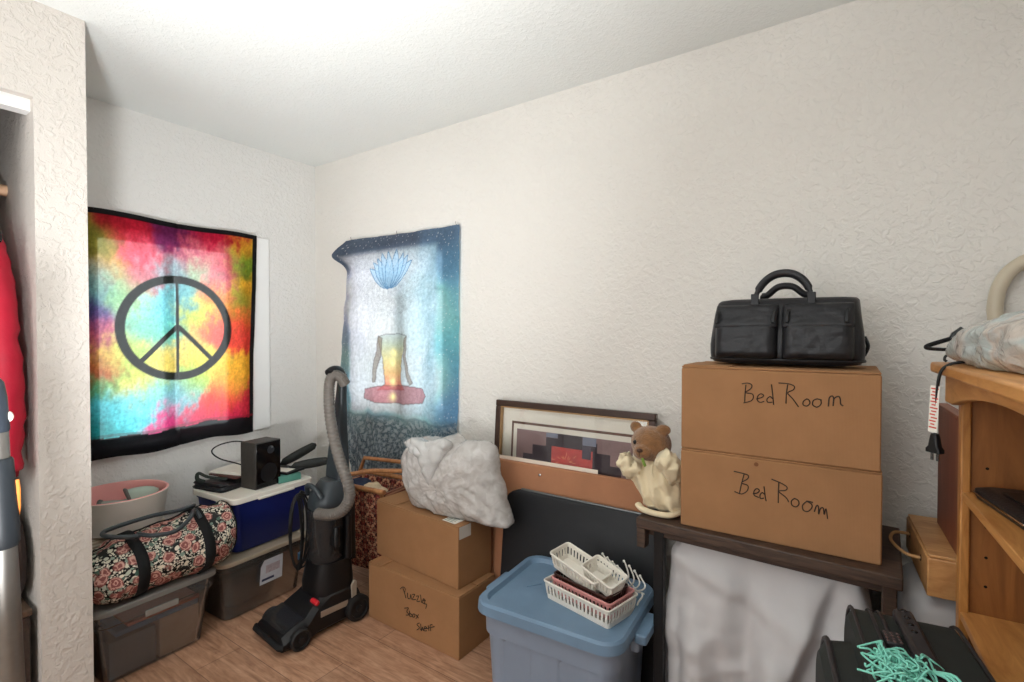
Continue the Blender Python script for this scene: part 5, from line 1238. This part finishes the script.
# ================================================================ BETWEEN BOOKCASE AND WALL
def cube_disp(v): return v
t = thing('covered_box', 'lumpy white cloth covered bundle on the floor behind the bookcase', 'bundle', (3.235, -0.235, 0))
rings = []
for z, w, d, r_ in ((0.0, 0.36, 0.30, 0.04), (0.02, 0.385, 0.32, 0.05), (0.35, 0.39, 0.325, 0.06), (0.62, 0.385, 0.325, 0.07), (0.675, 0.36, 0.30, 0.08), (0.695, 0.28, 0.22, 0.08)):
    rings.append([(x+fbm((x, y, z), 7)*0.012, y+fbm((x, y, z), 8, 3, 4)*0.010, z) for x, y, z in rrect(w, d, r_, z, 8)])
MB().loft(rings).build('cloth_cover', M_SHEET, t, subd=2, angle=180)
t = thing('wooden_case', 'oak box with a tan rope handle lying on the white bundle behind the bookcase', 'box', (3.165, -0.235, 0.7005), 3)
ow = wood_mat('light_oak', S(176, 122, 72), S(214, 164, 108), (3, 14, 14), 0.45, 2.2)
MB().box(-0.088, 0.13, -0.175, 0.155, 0, 0.095).build('case_body', ow, t, bevel=0.003)
MB().box(-0.085, 0.127, -0.172, 0.152, 0.0955, 0.103).build('case_lid', ow, t, bevel=0.002)
MB().tube(smooth_line([(-0.088, -0.09, 0.062), (-0.118, -0.07, 0.060), (-0.142, -0.01, 0.068), (-0.13, 0.05, 0.072), (-0.10, 0.075, 0.068), (-0.088, 0.085, 0.062)], 8), 0.0042, 10).build('rope_handle', mat('tan_rope', S(196, 150, 102), 0.8, var=0.1, bs=0.5, bsc=300), t)
for y in (-0.09, 0.085): MB().lathe([(0.001, 0), (0.008, 0), (0.008, 0.001), (0.001, 0.001)], 14, Matrix.Translation((-0.0885, y, 0.062)) @ Matrix.Rotation(R(-90), 4, 'Y')).build('rope_hole', mat('dark_hole', S(20, 14, 10), 0.9, var=0), t)
t = thing('red_board', 'reddish brown wooden board standing on the oak box behind the bookcase', 'board', (3.148, -0.262, 0.8045), 2)
MB().box(-0.009, 0.009, -0.135, 0.13, 0, 0.335).build('board_face', wood_mat('red_mahogany', S(112, 58, 40), S(146, 82, 58), (12, 12, 2), 0.5, 2.0), t, bevel=0.003)
MB().box(-0.013, 0.013, -0.138, 0.133, 0.335, 0.345).build('board_edging', wood_mat('mahogany_edge', S(120, 66, 46), S(150, 90, 64), (12, 2, 12), 0.5, 2.0), t, bevel=0.002)
# cream metal headboard by the wall
t = thing('metal_headboard', 'cream metal tube headboard leaning at the back wall behind the bookcase', 'headboard', (3.270, -0.035, 0))
hm = mat('cream_enamel', S(196, 184, 162), 0.35, var=0.03)
MB().tube(smooth_line([(0.0, 0, 0.001), (0.0, 0, 0.6), (0.0, 0, 1.30), (-0.003, 0, 1.43), (0.012, 0, 1.50), (0.045, 0, 1.543), (0.09, 0, 1.558), (0.24, 0, 1.56), (0.34, 0, 1.556), (0.38, 0, 1.54), (0.405, 0, 1.50), (0.41, 0, 1.43), (0.41, 0, 0.7), (0.41, 0, 0.001)], 8), 0.0185, 16).build('outer_tube', hm, t)
MB().tube([(0.012, 0, 0.55), (0.40, 0, 0.55)], 0.012, 12).build('cross_bar', hm, t)
for k in range(3): MB().tube([(0.10+0.10*k, 0, 0.55), (0.10+0.10*k, 0, 1.548)], 0.008, 10).build('spindle', hm, t)

# ================================================================ BLACK SUITCASE (upright, in the foreground)
t = thing('suitcase', 'dark green black upright suitcase with top handle in the right foreground', 'suitcase', (3.038, -0.875, 0), 8)
SF = mat('black_green_nylon', S(36, 40, 38), 0.7, var=0.12, vs=20, bs=0.3, bsc=420, bd=0.001)
ST = mat('suitcase_trim', S(42, 40, 42), 0.5, var=0.1, vs=20)
def sring(x, w, h, r, z0=0.05): return [(x, p[0], p[1]+z0+h/2) for p in rrect(w, h, r, 0, 7)]
SWD, SHT = 0.42, 0.722
MB().loft([sring(-0.093, SWD-0.03, SHT-0.03, 0.07, 0.065), sring(-0.082, SWD, SHT, 0.08), sring(0.082, SWD, SHT, 0.08), sring(0.093, SWD-0.03, SHT-0.03, 0.07, 0.065)]).build('main_shell', SF, t, angle=30)
MB().loft([sring(-0.150, SWD-0.12, 0.61, 0.09, 0.09), sring(-0.135, SWD-0.08, 0.65, 0.10, 0.07), sring(-0.092, SWD-0.07, 0.66, 0.10, 0.065)]).build('front_pocket', SF, t, angle=30)
for x in (-0.086, -0.055, -0.038, 0.086):
    MB().tube([tuple(p) for p in sring(x, SWD+0.004, SHT+0.004, 0.08, 0.048)], 0.0065 if abs(x) > 0.1 else 0.0035, 8, True).build('piping', ST, t)
MB().tube([tuple(p) for p in sring(-0.135, SWD-0.076, 0.654, 0.10, 0.068)], 0.006, 8, True).build('pocket_piping', ST, t)
# handle on top, running along the width
zt = 0.05+SHT
MB().loft([[(x, y, z) for x, z in ((-0.016, -0.006), (0.016, -0.006), (0.018, 0.0), (0.012, 0.008), (-0.012, 0.008), (-0.018, 0.0))] for y in (-0.10, -0.08, 0.0, 0.10, 0.12)], mat=Matrix.Translation((-0.002, 0.020, zt+0.014))).build('handle', ST, t, bevel=0.003)
mb = MB()
for k in range(4): mb.ball((-0.002, 0.055+0.026*k, zt+0.0225), (0.0055, 0.0055, 0.002), 14, 8)
mb.build('grip_dimples', M_GLOSSB, t)
for y in (-0.085, 0.13): MB().box(-0.018, 0.014, y-0.018, y+0.018, zt-0.004, zt+0.018).build('handle_mount', ST, t, bevel=0.006)
MB().box(-0.050, -0.024, 0.02, 0.065, zt, zt+0.010).build('zip_lock', ST, t, bevel=0.003)
mb = MB()
for i in range(4):
    for j in range(3): mb.ball((-0.047+0.010*j, 0.026+0.010*i, zt+0.0102), (0.003, 0.003, 0.0012), 8, 6)
mb.build('lock_studs', mat('brown_studs', S(96, 76, 74), 0.4, 0.4, var=0), t)
for (x, y) in ((-0.055, -0.15), (-0.055, 0.15), (0.055, -0.15), (0.055, 0.15)):
    wheel(0.026, x, y, 0.026, 0.022).build('wheel', M_BLACKP, t)
    MB().box(x-0.018, x+0.018, y-0.02, y+0.02, 0.035, 0.065).build('wheel_housing', M_BLACKP, t, bevel=0.004)
# mint yarn tassel tied to the handle
rnd = random.Random(5)
mb = MB(); c0 = Vector((3.000, -0.955, zt+0.012))
for k in range(96):
    a = rnd.uniform(0, 2*math.pi); r_ = rnd.uniform(0.012, 0.036)
    d = Vector((math.cos(a), math.sin(a), 0)); e = Vector((-d.y, d.x, 0))
    base = c0+Vector((rnd.uniform(-0.028, 0.028), rnd.uniform(-0.04, 0.02), rnd.uniform(0.0, 0.012)))
    pts = [base, base+d*r_*0.5+Vector((0, 0, rnd.uniform(0.004, 0.022))), base+d*r_+e*rnd.uniform(-0.02, 0.02)+Vector((0, 0, rnd.uniform(0.0, 0.016))), base+d*r_*0.9+e*rnd.uniform(-0.035, 0.035)+Vector((0, 0, rnd.uniform(-0.004, 0.004)))]
    for p in pts: p.z = max(p.z, zt+0.0075)
    mb.tube(smooth_line(pts, 5), 0.0017, 6)
for k in range(3):
    mb.tube(smooth_line([c0+Vector((0.03, 0.0, 0.012)), c0+Vector((0.055+0.006*k, -0.02, 0.022+0.003*k)), c0+Vector((0.075, -0.05, 0.006)), c0+Vector((0.05+0.01*k, -0.07, 0.0))], 5), 0.0024, 6)
o = mb.build('yarn_tassel', mat('mint_yarn', S(130, 206, 186), 0.8, var=0.1, bs=0.4, bsc=500), None, angle=180)
tag(o, 'mint green yarn tassel tied on the suitcase beside its handle', 'tassel')

# ================================================================ CLOSET
t = thing('closet_rod', 'round wooden clothes rod in the closet at the left edge', 'rod', (0.352, -2.4, 1.872))
MB().tube([(0, -0.7995, 0), (0, 0.8785, 0)], 0.021, 20).build('rod', wood_mat('pale_rod_wood', S(196, 152, 116), S(220, 182, 148), (10, 2, 10), 0.5, 2.0), t)
t = thing('jacket', 'red padded jacket hanging in the closet at the left edge', 'jacket', (0.37, -1.625, 0))
rd_ = mat('red_nylon', S(178, 22, 48), 0.55, var=0.12, vs=12, bs=0.3, bsc=60, bd=0.004)
def jk(v): return v+Vector((fbm(v, 9)*0.010, ridge(v*1.0, 11, 2)*0.008, 0))
# torso (x across the shoulders, thin in y)
inflate([(-0.06, 1.745), (0.06, 1.745), (0.16, 1.70), (0.20, 1.62), (0.185, 1.25), (0.19, 0.95), (0, 0.93), (-0.19, 0.95), (-0.185, 1.25), (-0.20, 1.62), (-0.16, 1.70)], 0.0, 0.085, 0.085, 16, 110, 2.6, 2.0, (0, 1.3), 5, jk).build('torso', rd_, t, angle=180)
for s_ in (-1, 1):
    pts = smooth_line([(s_*0.155, 0.005, 1.675), (s_*0.215, 0.012, 1.56), (s_*0.248, 0.022, 1.36), (s_*0.262, 0.03, 1.10), (s_*0.265, 0.03, 0.90)], 8)
    g = MB().tube(pts, [0.052+0.010*math.sin(3.1*k/(len(pts)-1))+0.002*math.sin(k*2.1) for k in range(len(pts))], 24, flat=0.85)
    g.v = [tuple(jk(Vector(v))) for v in g.v]
    g.build('sleeve', rd_, t, angle=180)
    MB().tube([(s_*0.265, 0.03, 0.915), (s_*0.266, 0.03, 0.875)], [0.048, 0.043], 24, flat=0.85).build('cuff', mat('dark_red_knit', S(132, 18, 38), 0.8, var=0.1, bs=0.4, bsc=200), t)
g = MB().tube(smooth_line([(-0.075, 0.03, 1.74), (-0.05, -0.06, 1.76), (0.05, -0.06, 1.76), (0.075, 0.03, 1.74)], 6), 0.022, 12); g.build('collar', rd_, t)
t = thing('clothes_hanger', 'dark plastic clothes hanger holding the red jacket in the closet', 'hanger', (0.37, -1.625, 0))
MB().tube(smooth_line([(0.0, 0, 1.79), (0.10, 0.0, 1.765), (0.20, 0.02, 1.715), (0.245, 0.03, 1.675), (0.25, 0.03, 1.655), (0.235, 0.028, 1.65)], 8), 0.0085, 12, flat=1.4).build('hanger_arm', M_GLOSSB, t)
MB().tube(smooth_line([(0.0, 0, 1.79), (-0.10, 0.0, 1.765), (-0.20, 0.02, 1.715), (-0.245, 0.03, 1.675)], 8), 0.0085, 12, flat=1.4).build('hanger_arm', M_GLOSSB, t)
MB().tube(smooth_line([(0, 0, 1.79), (0, 0, 1.83), (0.03, 0, 1.86), (0.04, 0, 1.885), (0.012, 0, 1.898), (-0.012, 0, 1.885)], 7), 0.0028, 10).build('hanger_hook', M_CHROME, t)
t = thing('leather_satchel', 'dark brown rounded leather bag on the closet crate below the jacket', 'bag', (0.52, -1.60, 0.432))
MB().loft([[(0.13*math.cos(a)*k, y, max(0.0, 0.15+0.155*math.sin(a)*k)) for a in [2*math.pi*i/40 for i in range(40)]] for y, k in ((-0.07, 0.9), (-0.055, 1.0), (0.045, 1.0), (0.06, 0.9))]).build('bag_body', mat('dark_brown_leather', S(52, 38, 34), 0.5, var=0.2, bs=0.3, bsc=120), t, angle=40)
MB().tube(smooth_line([(-0.06, 0, 0.28), (-0.05, 0, 0.35), (0, 0, 0.375), (0.05, 0, 0.35), (0.06, 0, 0.28)], 6), 0.007, 10).build('carry_strap', M_BLACKP, t)
t = thing('crate', 'dark wooden crate on the closet floor under the brown leather bag', 'crate', (0.52, -1.60, 0))
cm = wood_mat('crate_wood', S(34, 24, 20), S(66, 50, 40), (3, 14, 14), 0.6)
MB().box(-0.15, 0.15, -0.07, 0.06, 0.0, 0.405).build('crate_body', cm, t, bevel=0.004)
MB().box(-0.155, 0.155, -0.075, 0.065, 0.408, 0.43).build('crate_lid', wood_mat('crate_lid_wood', S(60, 44, 34), S(96, 74, 56), (3, 14, 14), 0.6), t, bevel=0.004)

# ================================================================ SILVER POLE SWEEPER at the left edge
t = thing('stick_sweeper', 'silver pole floor sweeper with black grips standing at the left picture edge', 'sweeper', (0, 0, 0))
A = Vector((1.352, -1.706, 0.07)); B = Vector((1.290, -1.726, 1.235))
def on(z): return tuple(A.lerp(B, (z-A.z)/(B.z-A.z)))
MB().tube([on(0.07), on(0.5), on(0.87)], [0.029, 0.0285, 0.028], 28).build('lower_tube', M_ALU, t)
MB().tube([on(0.855), on(0.865), on(0.90), on(1.03), on(1.055), on(1.06)], [0.029, 0.033, 0.034, 0.030, 0.029, 0.026], 28).build('collar_grip', mat('soft_black_grip', S(38, 42, 46), 0.45, var=0.08), t)
MB().tube([on(1.055), on(1.12)], 0.0235, 28).build('upper_tube', M_ALU, t)
MB().tube([on(1.115), on(1.125), on(1.20), on(1.235), on(1.25)], [0.020, 0.026, 0.024, 0.020, 0.010], 28).build('handle_end', mat('slate_grip', S(50, 56, 64), 0.35, var=0.1), t)
MB().loft([rrect(0.006, 0.010, 0.003, -0.042), rrect(0.010, 0.014, 0.004, -0.02), rrect(0.010, 0.014, 0.004, 0.02), rrect(0.006, 0.010, 0.003, 0.042)], mat=Matrix.Translation(Vector(on(0.965))+Vector((0.008, 0.029, 0)))).build('release_button', mat('orange_button', S(226, 134, 62), 0.4, var=0.03), t)
MB().ball(Vector(on(1.155))+Vector((0.006, 0.024, 0)), (0.008, 0.008, 0.012), 14, 10).build('lever', M_WHITEP, t)
MB().loft([rrect(0.30, 0.10, 0.02, 0.002), rrect(0.31, 0.11, 0.025, 0.02), rrect(0.28, 0.08, 0.02, 0.05), rrect(0.07, 0.06, 0.02, 0.085)], mat=Matrix.Translation((1.352, -1.706, 0))).build('floor_nozzle', M_BLACKP, t)
